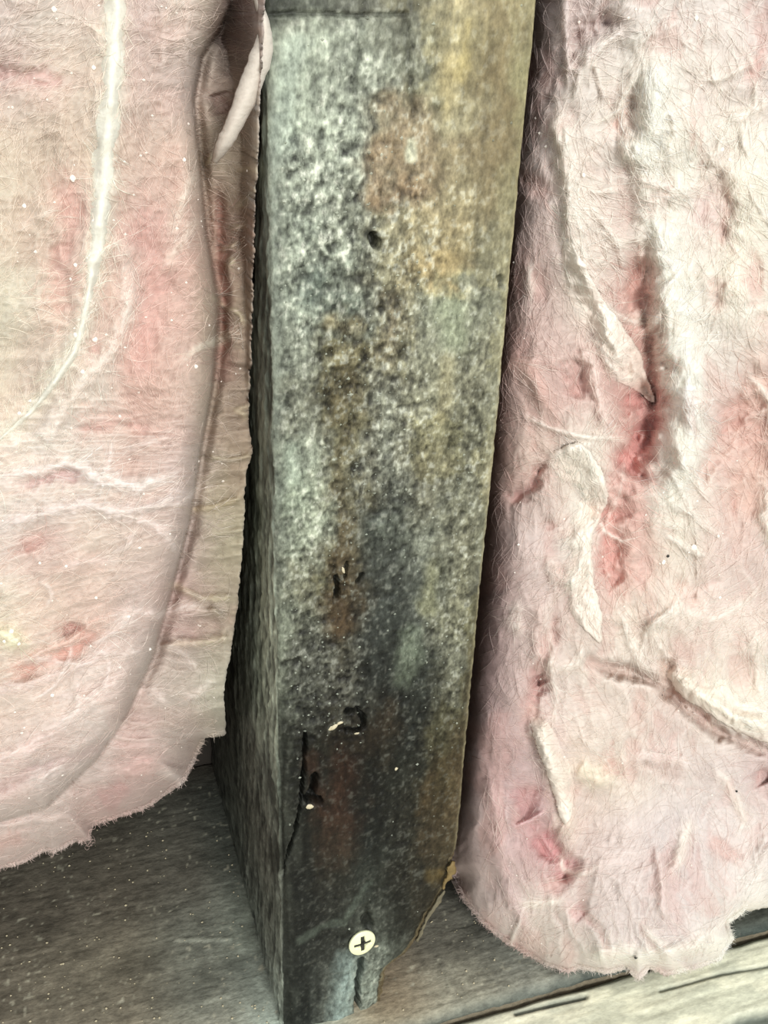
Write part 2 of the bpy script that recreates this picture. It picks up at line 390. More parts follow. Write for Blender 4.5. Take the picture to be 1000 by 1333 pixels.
# fibrous left side: streaks running down and outwards
st = ridge(PY*0.55+sz*0.10, sz*0.09-PY*0.05, 3, 74)
dsp += np.where(side, 0.8*(st-0.6)+0.35*fbm(PY*0.9, sz*0.25, 3, 75), 0)
dark = np.zeros(PX.shape); lite = np.zeros(PX.shape)
def pit(pts, wpx, depth, dk=0.85, only=front):
    global dsp, dark
    q, _, _, _, par = poly_dist(U, Vp, pts)
    q = q+2.6*fbm(U*0.16, Vp*0.16, 3, 80)
    g = np.exp(-(q/wpx)**4)
    dsp = dsp-np.where(only, depth*g, 0); dark = np.maximum(dark, np.where(only, dk*np.exp(-(q/(wpx*1.15))**4), 0))
pit([(487, 310), (489, 318)], 6.5, 3.0, 0.95)                   # nail hole
pit([(452, 928), (466, 924), (474, 934), (474, 944), (466, 952), (452, 951)], 3.2, 1.8, 0.95)
pit([(411, 1012), (408, 1030), (400, 1040), (416, 1042)], 5.0, 2.6, 0.97)
pit([(452, 733), (450, 752)], 3.0, 1.5, 0.85)
pit([(439, 752), (440, 764), (438, 778)], 3.2, 2.0, 0.9)
pit([(472, 748), (466, 757)], 2.6, 1.2, 0.7)
pit([(398, 955), (396, 1000), (391, 1050), (384, 1085), (370, 1130), (366, 1138)], 2.3, 2.4, 0.95)   # long check
pit([(470, 1250), (466, 1275), (464, 1345)], 3.4, 3.0, 0.9)     # split below the screw
pit([(478, 1196), (480, 1208)], 6.5, 1.2, 0.75)
pit([(350, 19), (400, 17), (465, 20), (528, 18)], 3.2, 0.5, 0.45)  # seam near the top
pit([(370, 960), (364, 1060), (368, 1140), (372, 1220), (376, 1345)], 4.5, 0.5, 0.45)
pit([(529, 30), (531, 90), (538, 145)], 4, 0.3, 0.3)
pit([(498, 1275), (494, 1345)], 2.4, 0.8, 0.7)
pit([(470, 62), (462, 110), (466, 150)], 2.6, 0.25, 0.35)
pit([(651, 362), (652, 372)], 4.0, 0.5, 0.7)
# knot ring round the nail hole
q = np.abs(np.hypot((U-504)/1.0, (Vp-318)/1.15)-29); dark = np.maximum(dark, np.where(front, 0.35*np.exp(-(q/4)**2), 0)); dsp -= np.where(front, 0.15*np.exp(-(q/4)**2), 0)
# raised wood around the screw wedge
q, *_ = poly_dist(U, Vp, [(448, 1260), (440, 1300), (436, 1345)]); dsp += np.where(front, 0.7*np.exp(-(q/16)**2), 0)
# roll off toward the rotten corner
fr_n = np.where(ZZ < nz[-1]+2, 1, 0)*front
dsp -= fr_n*1.4*np.exp(-np.clip(xr-PX2, 0, 50)/2.2)*sstep(nz[-1]+2, nz[-1]-3, ZZ)
wx = 26*fbm(U*0.03, Vp*0.022, 4, 90, 0.65); wy = 38*fbm(U*0.03, Vp*0.025, 4, 93, 0.65)
fcol = gridcol((PX2+19)/38+wx/260, Vp+wy, FR, ROWY, G, 0.68)*0.93
cold = (fcol[..., 1] > fcol[..., 0])[..., None]; fcol = np.where(cold, fcol+0.35*(fcol.mean(-1, keepdims=True)*np.array([1.0, 1.02, 0.98])-fcol), fcol)
fcol[..., 2] = fcol[..., 2]*0.93
# colour of the crust: light crystals and dark mould
sp1 = np.clip(vn(sx*1.5, sz*1.25, 101)*0.6+vn(sx*3.1, sz*2.6, 104)*0.4-0.5, -0.5, 0.5)*2
mult = 1.06+amp*(1.0*crust+0.85*sp1+0.5*(crust2-0.6)-0.75*np.clip(crust3, 0, 1)+0.25*np.clip(-crust3, 0, 1))
c = fcol*np.clip(mult, 0.30, 2.5)[..., None]
li = np.clip((sp1+0.5*crust-0.30)*3.0, 0, 1)*amp*0.8
c = c+(lin((202, 207, 198))*np.clip(fcol.sum(-1, keepdims=True)*1.5, 0.35, 1.0)-c)*li[..., None]
# grain streaks in the tan part
tan = sstep(0.5, 0.7, (PX2+19)/38)*sstep(420, 250, Vp)
c = c*(1+tan*0.30*fbm(sx*0.9, sz*0.03, 3, 110))[..., None]
lowgrain = sstep(700, 950, Vp)
c = c*(1+lowgrain*0.45*fbm(sx*0.8, sz*0.06, 3, 112))[..., None]
# pale arrises: frayed wood, plus a lit right edge painted in
ra = np.clip(1-np.abs(PX2-xr+0.3)/0.45, 0, 1)*front*0.65; c = c+(lin((190, 184, 150))-c)*ra[..., None]*(0.4+0.6*vn(sz*0.4, sz*0, 5))[..., None]
la = np.exp(-((U-358+0.01*Vp)/9)**2)*front*sstep(120, 200, Vp)*sstep(1000, 850, Vp)*0.5; c = c+(lin((146, 156, 148))-c)*la[..., None]
for pts, wp, colr, k in [([(578, 335), (600, 322), (582, 350)], 10, (158, 146, 112), 0.4), ([(462, 425), (430, 420)], 10, (146, 134, 102), 0.4),
                         ([(478, 215), (492, 190), (486, 262)], 13, (138, 120, 98), 0.55), ([(515, 210), (510, 130)], 10, (134, 118, 96), 0.4),
                         ([(536, 185), (535, 205)], 5, (205, 210, 190), 0.7), ([(585, 75), (582, 150)], 9, (192, 180, 138), 0.5),
                         ([(610, 30), (600, 100)], 8, (186, 172, 120), 0.4), ([(385, 60), (375, 110), (368, 190)], 16, (156, 170, 162), 0.5),
                         ([(375, 590), (382, 620)], 11, (154, 168, 156), 0.6), ([(588, 400), (592, 440)], 16, (146, 156, 134), 0.6),
                         ([(585, 470), (575, 540)], 9, (150, 144, 114), 0.45), ([(566, 740), (556, 790)], 11, (140, 142, 114), 0.5),
                         ([(535, 830), (530, 880)], 13, (128, 140, 124), 0.5), ([(560, 1010), (548, 1060)], 7, (92, 76, 52), 0.5),
                         ([(405, 990), (418, 1060)], 9, (74, 52, 40), 0.6), ([(412, 360), (400, 385)], 12, (76, 90, 86), 0.5),
                         ([(432, 790), (440, 820)], 14, (74, 60, 44), 0.6), ([(585, 1142), (560, 1140)], 8, (116, 100, 64), 0.6),
                         ([(575, 1165), (556, 1200), (545, 1225)], 3, (120, 112, 88), 0.7), ([(480, 1150), (448, 1200), (420, 1205), (390, 1225)], 3.5, (105, 116, 108), 0.6)]:
    q, *_ = poly_dist(U, Vp, pts); q = q+9*fbm(U*0.05, Vp*0.05, 4, 120)*min(1, wp/8)
    g = np.where(front, k*sstep(wp*1.9, wp*0.1, q), 0)[..., None]
    c = c*(1-g)+lin(colr)*np.clip(0.6+0.4*mult, 0.4, 1.6)[..., None]*g
c = c*(1-dark)[..., None]+lin((16, 18, 15))*dark[..., None]
# left side colours
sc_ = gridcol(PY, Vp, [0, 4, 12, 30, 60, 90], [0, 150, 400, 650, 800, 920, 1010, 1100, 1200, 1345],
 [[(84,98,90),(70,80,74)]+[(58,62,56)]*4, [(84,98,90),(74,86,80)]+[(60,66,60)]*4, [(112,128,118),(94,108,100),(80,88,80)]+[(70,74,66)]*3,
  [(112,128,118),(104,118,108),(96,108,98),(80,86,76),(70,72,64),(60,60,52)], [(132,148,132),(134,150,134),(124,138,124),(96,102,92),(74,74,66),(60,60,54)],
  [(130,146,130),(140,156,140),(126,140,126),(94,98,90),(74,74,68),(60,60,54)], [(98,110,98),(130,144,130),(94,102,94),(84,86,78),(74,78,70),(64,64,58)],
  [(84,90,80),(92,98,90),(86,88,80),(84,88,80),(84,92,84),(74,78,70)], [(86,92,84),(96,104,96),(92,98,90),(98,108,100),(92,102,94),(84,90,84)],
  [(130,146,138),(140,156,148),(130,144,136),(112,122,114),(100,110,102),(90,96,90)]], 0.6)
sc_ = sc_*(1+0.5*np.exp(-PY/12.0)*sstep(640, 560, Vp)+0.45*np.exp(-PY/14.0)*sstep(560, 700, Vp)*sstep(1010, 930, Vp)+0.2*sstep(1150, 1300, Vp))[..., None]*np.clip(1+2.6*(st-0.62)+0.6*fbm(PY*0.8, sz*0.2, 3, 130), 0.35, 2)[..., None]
c = np.where(side[..., None], sc_, c)*np.array([1.02, 1.0, 0.93])
lowd = (sstep(780, 980, Vp)*(1-0.8*sstep(1215, 1265, Vp)*np.exp(-((U-470)/60)**2))*(1-0.45*sstep(520, 600, U))*front)[..., None]
c = c*(1-0.5*lowd)
q, *_ = poly_dist(U, Vp, [(452, 1256), (446, 1300), (440, 1350)]); g = (np.clip(1-(q+5*fbm(U*0.08, Vp*0.05, 3, 141))/24, 0, 1)*0.8*front)[..., None]; c = c*(1-g)+lin((150, 168, 162))*(0.85+0.5*fbm(U*0.15, Vp*0.05, 3, 142))[..., None]*g
back = RG >= 2
c = np.where(back[..., None], lin((96, 84, 62))*(1+0.3*fbm(PY*0.2, sz*0.03, 3, 135))[..., None], c)
V = np.stack([PX2+NX*dsp, PY+NY*dsp, ZZ], -1).reshape(-1, 3)
am_at = np.where(side, 0.35, 0.28+0.6*amp).reshape(-1)
ncap0 = V[:nc].mean(0); ncap1 = V[-nc:].mean(0)
n0 = len(V); V = np.vstack([V, ncap0, ncap1])
j = np.arange(nc); capA = np.stack([j, (j+1) % nc, np.full(nc, n0)], -1)[:, ::-1]; capB = np.stack([j+(nr-1)*nc, (j+1) % nc+(nr-1)*nc, np.full(nc, n0+1)], -1)
CC = np.vstack([c.reshape(-1, 3), lin((90, 80, 60))[None], lin((90, 80, 60))[None]])
make_mesh('stud_body', V, [grid_faces(nr, nc, True), capA, capB], M_STUD, stud, CC, {'amp': np.append(am_at, [0.3, 0.3])}, origin=(0, 0, 0))

# mould crystals and dirt grains standing on the face
r = np.random.default_rng(77); n = 2600
gx = r.uniform(-18.4, 18.2, n); gz = r.uniform(2, 206, n)
gu, gv = proj(np.stack([gx, gx*0, gz], -1))
ii = np.clip(np.searchsorted(zs, gz), 0, nr-1); jj = np.array([int(np.argmin(np.abs(np.where(P[:, 4] == 1, P[:, 0], 99)-q_))) for q_ in gx])
keep = (r.random(n) < np.clip(amp[ii, jj]*1.1-0.35, 0.03, 1)) & (gx < xr[ii, jj]-0.5) & (dark[ii, jj] < 0.3)
keep &= r.random(n) < np.where(gv > 960, 0.35, 1.0)
ii, jj = ii[keep], jj[keep]; g0 = V.reshape(-1, 3)[ii*nc+jj]; n = len(g0)
O = np.array([(1, 0, 0), (-1, 0, 0), (0, 1, 0), (0, -1, 0), (0, 0, 1), (0, 0, -1)], float)*r.uniform(0.5, 1.4, (n, 6, 1))*r.uniform(0.07, 0.30, n)[:, None, None]**1.0
F = np.array([(0, 2, 4), (2, 1, 4), (1, 3, 4), (3, 0, 4), (2, 0, 5), (1, 2, 5), (3, 1, 5), (0, 3, 5)])
gc = c.reshape(-1, 3)[ii*nc+jj]*0.5+lin((205, 212, 195))*r.uniform(0.2, 0.6, n)[:, None]
o = make_mesh('mould_crystals', (g0[:, None]+O).reshape(-1, 3), (F[None]+(np.arange(n)*6)[:, None, None]).reshape(-1, 3), M_FIBRE, stud, np.repeat(gc, 6, axis=0), smooth=False); o['kind'] = 'stuff'
# splinters and chips on the stud
def chunk(name, p, size, mat, parent, seed, stretch=(1, 0.6, 0.7), label=None, rot=0.0):
    r = np.random.default_rng(seed)
    V = []; F = []
    n = 7
    for k, (zz, rr) in enumerate([(-1, 0.35), (-0.4, 0.9), (0.35, 1.0), (0.95, 0.4)]):
        for i in range(n):
            a = 2*math.pi*i/n; q = rr*(0.75+0.5*r.random())
            V.append((q*math.cos(a), q*math.sin(a), zz*(0.8+0.4*r.random())))
    V = np.array(V); F = [grid_faces(4, n, True)]
    V = np.vstack([V, [0, 0, -1.1], [0, 0, 1.1]]); j = np.arange(n)
    F.append(np.stack([(j+1) % n, j, np.full(n, 4*n)], -1)); F.append(np.stack([j+3*n, (j+1) % n+3*n, np.full(n, 4*n+1)], -1))
    V = V*np.array(stretch)*size
    cr, sr = math.cos(rot), math.sin(rot); V = np.stack([V[:, 0]*cr-V[:, 2]*sr, V[:, 1], V[:, 0]*sr+V[:, 2]*cr], -1)
    o = make_mesh(name, V+np.array(p), F, mat, parent, smooth=False)
    if label: o['label'] = label
    return o
for i, (x, y, sz_, stt, rt) in enumerate([(403, 1050, 0.9, (1.1, .4, .6), -0.3), (434, 947, 0.8, (1.3, .4, .6), 0.4), (443, 941, 0.6, (1.2, .4, .5), 0.2),
                                 (516, 1001, 0.45, (.7, .5, .8), 0), (465, 955, 0.45, (1.2, .4, .4), 0), (447, 742, 0.5, (.6, .4, 1.2), .3), (490, 1232, 0.5, (1, .5, .6), 0)]):
    p = at(np.array(float(x)), np.array(float(y)), 0.0); chunk('wood_chip', p+[0, 0.05, 0], sz_, M_CHIP, stud, 10+i, stt, rot=rt)
# frayed splinter at the rotten corner
sp = smooth_line([(590, 1122, -0.2, 2), (588, 1136, -0.7, 4.5), (581, 1147, -0.7, 3.5), (577, 1158, -0.2, 1.5)], 24)
def ribbon(name, line, mat, parent, col, thick=0.35, lift=(0, 0), cross=7, crown=0.4, jit=0.0, seed=0, surf=None, across=None):
    """line rows: px, py, Y, half-width px. lift: mm toward camera at the two edges; surf: Y of the batt surface"""
    L = np.array(line); n = len(L)
    dxy = np.gradient(L[:, :2], axis=0); dxy /= np.linalg.norm(dxy, axis=1)[:, None]+1e-9
    nn = np.stack([-dxy[:, 1], dxy[:, 0]], -1)
    t = np.linspace(-1, 1, cross)
    wob = 1+jit*fbm(np.arange(n)*0.35, np.zeros(n), 3, seed)[:, None]+jit*0.6*np.sign(t)[None]*fbm(np.arange(n)*0.5, np.zeros(n)+4, 2, seed+5)[:, None]
    px = L[:, None, 0]+nn[:, None, 0]*t*L[:, None, 3]*wob; py = L[:, None, 1]+nn[:, None, 1]*t*L[:, None, 3]*wob
    base = L[:, None, 2] if surf is None else surf(px, py)+L[:, None, 2]
    lf = lift[0]+(lift[1]-lift[0])*(t+1)/2
    Yf = base-lf-crown*(1-t*t)[None]*np.minimum(1, L[:, None, 3]/6)-0.25*jit*fbm(px*0.08, py*0.08, 3, seed+9)
    A = at(px, py, Yf).reshape(-1, 3); B = A+np.array([0, thick, 0])
    F = grid_faces(n, cross); m = len(A)
    rim = []
    idx = np.arange(m).reshape(n, cross)
    loop = np.concatenate([idx[0], idx[1:, -1], idx[-1, :-1][::-1], idx[1:-1, 0][::-1]])
    for a_, b_ in zip(loop, np.roll(loop, -1)): rim.append((a_, b_, b_+m, a_+m))
    cc = col(px, py).reshape(-1, 3) if callable(col) else np.tile(lin(col), (m, 1))
    return make_mesh(name, np.vstack([A, B]), [F, F[:, ::-1]+m, np.array(rim)[:, ::-1]], mat, parent, np.vstack([cc, cc]), {'amp': np.full(2*m, 0.3)})
o = ribbon('splinter', sp, M_STUD, stud, (124, 106, 70), 0.4, (0, 0), 5, 0.3, 0.9, 3); o['label'] = 'tan frayed splinter at the broken corner'
o = ribbon('splinter', smooth_line([(579, 1160, -0.1, 2), (566, 1182, 0.0, 2), (556, 1197, 0.1, 1.6), (550, 1212, 0.2, 1.8), (543, 1226, 0.4, 1.2)], 30), M_STUD, stud, (112, 106, 88), 0.35, (0, 0), 5, 0.2, 0.9, 4)

# ---------------------------------------------------------------- the screw
sx_, sy_ = 472.0, 1228.0
sp_ = at(np.array(sx_), np.array(sy_), -0.9)
screw = empty('screw', sp_, 'small pale yellow cross head screw driven into the blackened bottom of the stud', 'screw')
R0 = 3.05; rings = np.concatenate([[0.001], np.linspace(0.1, R0-0.25, 30), [R0-0.1, R0, R0, R0*0.86, R0*0.5]]); na = 72
hts = []
V = []
for k, r in enumerate(rings):
    for i in range(na):
        a = 2*math.pi*i/na; x = r*math.cos(a); y = r*math.sin(a)
        if k < 32:
            h = 0.55*(1-(r/R0)**2)
            wv = 0.50*(1-0.25*min(1, max(abs(x), abs(y))/1.9))
            dd = min(max(abs(x)-wv, abs(y)-1.95), max(abs(y)-wv, abs(x)-1.95))
            h -= 1.8*max(0, min(1, (0.10-dd)/0.22))
        elif k == 32: h = -0.12
        elif k == 33: h = -0.45
        elif k == 34: h = -0.9
        else: h = -1.8
        V.append((x, y, h))
V = np.array(V)
F = grid_faces(len(rings), na, True)
tilt = Matrix.Rotation(math.radians(90), 3, 'X') @ Matrix.Rotation(math.radians(-8), 3, 'X') @ Matrix.Rotation(math.radians(6), 3, 'Y')
Vh = V @ np.array(tilt).T
make_mesh('screw_head', Vh+sp_, F, M_ZINC, screw, origin=sp_)
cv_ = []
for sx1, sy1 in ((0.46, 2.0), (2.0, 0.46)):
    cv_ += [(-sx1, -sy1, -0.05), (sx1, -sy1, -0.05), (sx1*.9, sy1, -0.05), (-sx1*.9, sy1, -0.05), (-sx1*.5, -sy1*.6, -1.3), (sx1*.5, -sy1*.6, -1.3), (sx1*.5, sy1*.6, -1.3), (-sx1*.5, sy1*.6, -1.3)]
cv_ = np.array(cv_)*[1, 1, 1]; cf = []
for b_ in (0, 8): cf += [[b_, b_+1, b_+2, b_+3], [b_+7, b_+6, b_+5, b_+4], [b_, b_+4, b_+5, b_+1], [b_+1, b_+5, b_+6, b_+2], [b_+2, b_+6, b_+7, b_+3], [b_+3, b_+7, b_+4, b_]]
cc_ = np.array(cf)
make_mesh('recess_shade', cv_ @ np.array(tilt).T+sp_, cc_, M_DARKCRUMB_SHADE, screw, smooth=False, origin=sp_)['label'] = 'dark insert standing in for the shade of the cross recess'  # dark shape added to paint in the shade of the recess
V = []
for k in range(60):
    z = -0.8-k*0.4; r = 1.45+0.35*((k % 3) == 0)
    if k > 54: r *= (60-k)/6
    for i in range(16): V.append((r*math.cos(i*math.pi/8), r*math.sin(i*math.pi/8), z))
V = np.array(V) @ np.array(tilt).T
make_mesh('screw_shank', V+sp_, grid_faces(60, 16, True), M_ZINC, screw, origin=sp_)

# ---------------------------------------------------------------- fibreglass batts
def batt(name, label, poly, xr_, yr_, step, yfun, cfun, seed, cover):
    root = empty(name, at(np.array(float(np.mean([p[0] for p in poly]))), np.array(600.0), 60), label, 'insulation')
    px, py = np.meshgrid(np.arange(xr_[0], xr_[1]+step, step), np.arange(yr_[0], yr_[1]+step, step))
    Dd, nx, ny, _, _ = poly_dist(px, py, poly, True)
    ins = inside(px, py, poly)
    # ragged outline
    rag = 2.2*fbm(px*0.07, py*0.07, 3, seed)+1.2*fbm(px*0.3, py*0.3, 2, seed+5)
    sdist = np.where(ins, Dd, -Dd)
    mask = (sdist+rag) > 0
    Y = yfun(px, py, np.clip(sdist, 0, None))
    C = cfun(px, py, Y)
    idx = np.full(px.shape, -1); 
    q = mask[:-1, :-1] & mask[1:, :-1] & mask[:-1, 1:] & mask[1:, 1:]
    nr, nc = px.shape
    I = np.arange(nr*nc).reshape(nr, nc)
    Fq = np.stack([I[:-1, :-1], I[:-1, 1:], I[1:, 1:], I[1:, :-1]], -1)[q]
    used = np.zeros(nr*nc, bool); used[Fq.ravel()] = True
    # pull the outermost points onto the true outline so the edge is not stepped
    cntv = np.zeros(nr*nc, int); np.add.at(cntv, Fq.ravel(), 1); bm = ((cntv > 0) & (cntv < 4)).reshape(px.shape)
    val = sdist+rag; gy, gx = np.gradient(val, step); gl = np.hypot(gx, gy)+1e-6; mv = np.clip(val/gl, 0, 2.6)
    px = np.where(bm, px-mv*gx/gl, px); py = np.where(bm, py-mv*gy/gl, py)
    P = at(px, py, Y)
    remap = -np.ones(nr*nc, int); remap[used] = np.arange(used.sum())
    Fq = remap[Fq]; V = P.reshape(-1, 3)[used]; CC = C.reshape(-1, 3)[used]
    e = np.concatenate([Fq[:, [0, 1]], Fq[:, [1, 2]], Fq[:, [2, 3]], Fq[:, [3, 0]]])
    key = np.minimum(e[:, 0], e[:, 1])*10**7+np.maximum(e[:, 0], e[:, 1])
    uk, first, cnt = np.unique(key, return_index=True, return_counts=True)
    be = e[first[cnt == 1]]
    bv = np.unique(be); mp = -np.ones(len(V), int)
    n0 = len(V); V2 = [V]; C2 = [CC]; Fs = [Fq[:, ::-1]]
    prev = bv.copy(); B = V[bv]
    for k, tt in enumerate([0.06, 0.3, 1.0]):
        tgt = B.copy(); tgt[:, 1] = 88.5; tgt[:, 2] = np.clip(B[:, 2]-3, 1.0, None) if cover else np.clip(B[:, 2], 2.2, None)
        if cover: tgt[:, 0] = np.minimum(tgt[:, 0], -20.0)
        else: tgt[:, 0] = np.maximum(tgt[:, 0], 20.0)
        nw = B+(tgt-B)*tt
        nid = np.arange(len(bv))+n0; n0 += len(bv)
        ma = -np.ones(sum(len(v) for v in V2), int); ma[prev] = np.arange(len(bv))
        if k == 0: ea = be; a0 = np.searchsorted(bv, be[:, 0]); a1 = np.searchsorted(bv, be[:, 1])
        Fs.append(np.stack([prev[a0], prev[a1], nid[a1], nid[a0]], -1))
        V2.append(nw); C2.append(CC[bv]*0.95); prev = nid
    V = np.vstack(V2); CC = np.vstack(C2)
    body = make_mesh('batt_body', V, Fs, M_FLUFF, root, CC)
    def surf(x, y):
        a = np.clip((np.asarray(x)-xr_[0])/step, 0, nc-1.001); b_ = np.clip((np.asarray(y)-yr_[0])/step, 0, nr-1.001)
        i = a.astype(int); j_ = b_.astype(int); fa = a-i; fb = b_-j_
        return (Y[j_, i]*(1-fa)+Y[j_, i+1]*fa)*(1-fb)+(Y[j_+1, i]*(1-fa)+Y[j_+1, i+1]*fa)*fb
    def colf(x, y):
        i = np.clip(np.round((np.asarray(x)-xr_[0])/step).astype(int), 0, nc-1); j_ = np.clip(np.round((np.asarray(y)-yr_[0])/step).astype(int), 0, nr-1)
        return C[j_, i]
    def isin(x, y):
        i = np.clip(np.round((np.asarray(x)-xr_[0])/step).astype(int), 0, nc-1); j_ = np.clip(np.round((np.asarray(y)-yr_[0])/step).astype(int), 0, nr-1)
        return (mask & (sdist > 6))[j_, i]
    return root, surf, colf, isin
def tubes(name, paths, rad, cols, mat, parent):
    """paths (n,k,3) mm -> one mesh of thin three-sided fibres"""
    n, k, _ = paths.shape
    T = np.gradient(paths, axis=1); T /= np.linalg.norm(T, axis=2, keepdims=True)+1e-9
    a = np.cross(T, np.array([0.3, 1.0, 0.2])); a /= np.linalg.norm(a, axis=2, keepdims=True)+1e-9
    b = np.cross(T, a)
    taper = np.clip(np.minimum(np.linspace(0.2, 3, k), np.linspace(3, 0.2, k)), 0, 1)[None, :, None]
    rr = np.asarray(rad)[:, None, None]*taper
    ring = [paths+rr*(a*math.cos(t)+b*math.sin(t)) for t in (0, 2.0944, 4.18879)]
    V = np.stack(ring, 2)                                   # n,k,3,3
    base = (np.arange(n)*k*3)[:, None]
    f = grid_faces(k, 3, True)
    F = (f[None]+base[:, :, None]).reshape(-1, 4)
    C = np.repeat(cols, k*3, axis=0)
    o = make_mesh(name, V.reshape(-1, 3), F, mat, parent, C)
    o['kind'] = 'stuff'
    return o
def grow(surf, colf, isin, n, region, ang, seed, k=10, steplen=(2.5, 6), lift=0.5, bright=1.08, rad=(0.018, 0.045), stay=True):
    r = np.random.default_rng(seed)
    x = r.uniform(region[0], region[1], n*2); y = r.uniform(region[2], region[3], n*2)
    ok = isin(x, y); x = x[ok][:n]; y = y[ok][:n]; n = len(x)
    th = ang(x, y)+r.normal(0, 0.45, n)+np.where(r.random(n) < 0.5, math.pi, 0)
    cv = r.normal(0, 0.07, n); s = r.uniform(*steplen, n)
    L = r.uniform(0.1, 1.0, n)**2*lift
    pts = []; x0, y0 = x.copy(), y.copy()
    lasty = surf(x, y)
    for i in range(k):
        h = L*math.sin(math.pi*(i+0.5)/k)+0.02
        ys = surf(x, y)
        ys = np.where(isin(x, y), ys, lasty) ; lasty = ys
        pts.append(at(x, y, ys-h))
        th = th+cv+r.normal(0, 0.06, n); x2 = x+s*np.cos(th); y2 = y+s*np.sin(th); go = isin(x2+6*np.cos(th), y2+6*np.sin(th)); x = np.where(go, x2, x+s*0.02); y = np.where(go, y2, y)
    paths = np.stack(pts, 1)
    c = colf(x0, y0)*bright*r.uniform(0.92, 1.12, n)[:, None]; c = np.clip((c*0.8+lin((236, 226, 218))*0.2)*1.25, 0, 0.95)
    return paths, r.uniform(*rad, n), c

def _stroke(px, py, Y, C, pts, wd, h, col=None, k=0.7, mode='g', jit=0.25, seed=0):
    """h mm toward camera; mode g = soft ridge or groove, c = one-sided lip: raised left of travel, falling off slowly"""
    q, _, _, sd, par = poly_dist(px, py, pts)
    q = q+wd*jit*fbm(px*0.035, py*0.035, 3, 200+seed)*(2.2 if h < 0 else 1.2)+min(wd, 10)*0.35*fbm(px*0.11, py*0.11, 3, 230+seed)
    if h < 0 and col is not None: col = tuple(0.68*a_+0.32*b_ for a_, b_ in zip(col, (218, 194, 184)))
    endf = sstep(0, 0.12, par)*sstep(1, 0.88, par)
    if mode == 'g':
        g = np.exp(-(q/wd)**2)*(0.35+0.65*endf)
    elif mode == 'r':
        g = np.exp(-(q/wd)**2)*sstep(0, 0.3, par)*sstep(1, 0.7, par)
    else:
        s = q*sd
        g = sstep(-2.2, 2.2, s)*np.exp(-np.clip(s, 0, None)/wd)*endf
    Y = Y-h*g
    if col is not None:
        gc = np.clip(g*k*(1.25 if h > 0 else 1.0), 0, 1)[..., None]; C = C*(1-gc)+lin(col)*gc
    return Y, C

def stroke(px, py, Y, C, pts, wd, h, col=None, k=0.7, mode='g', jit=0.25, seed=0):
    A = np.array(pts, float); pad = wd*4+12; x0, y0 = A.min(0)-pad; x1, y1 = A.max(0)+pad
    st_ = px[0, 1]-px[0, 0]
    a = max(int((x0-px[0, 0])/st_), 0); b = min(int((x1-px[0, 0])/st_)+1, px.shape[1]); c = max(int((y0-py[0, 0])/st_), 0); d = min(int((y1-py[0, 0])/st_)+1, px.shape[0])
    if a >= b or c >= d: return Y, C
    Y2, C2 = _stroke(px[c:d, a:b], py[c:d, a:b], Y[c:d, a:b], C[c:d, a:b], pts, wd, h, col, k, mode, jit, seed)
    Y = Y.copy(); C = C.copy(); Y[c:d, a:b] = Y2; C[c:d, a:b] = C2
    return Y, C
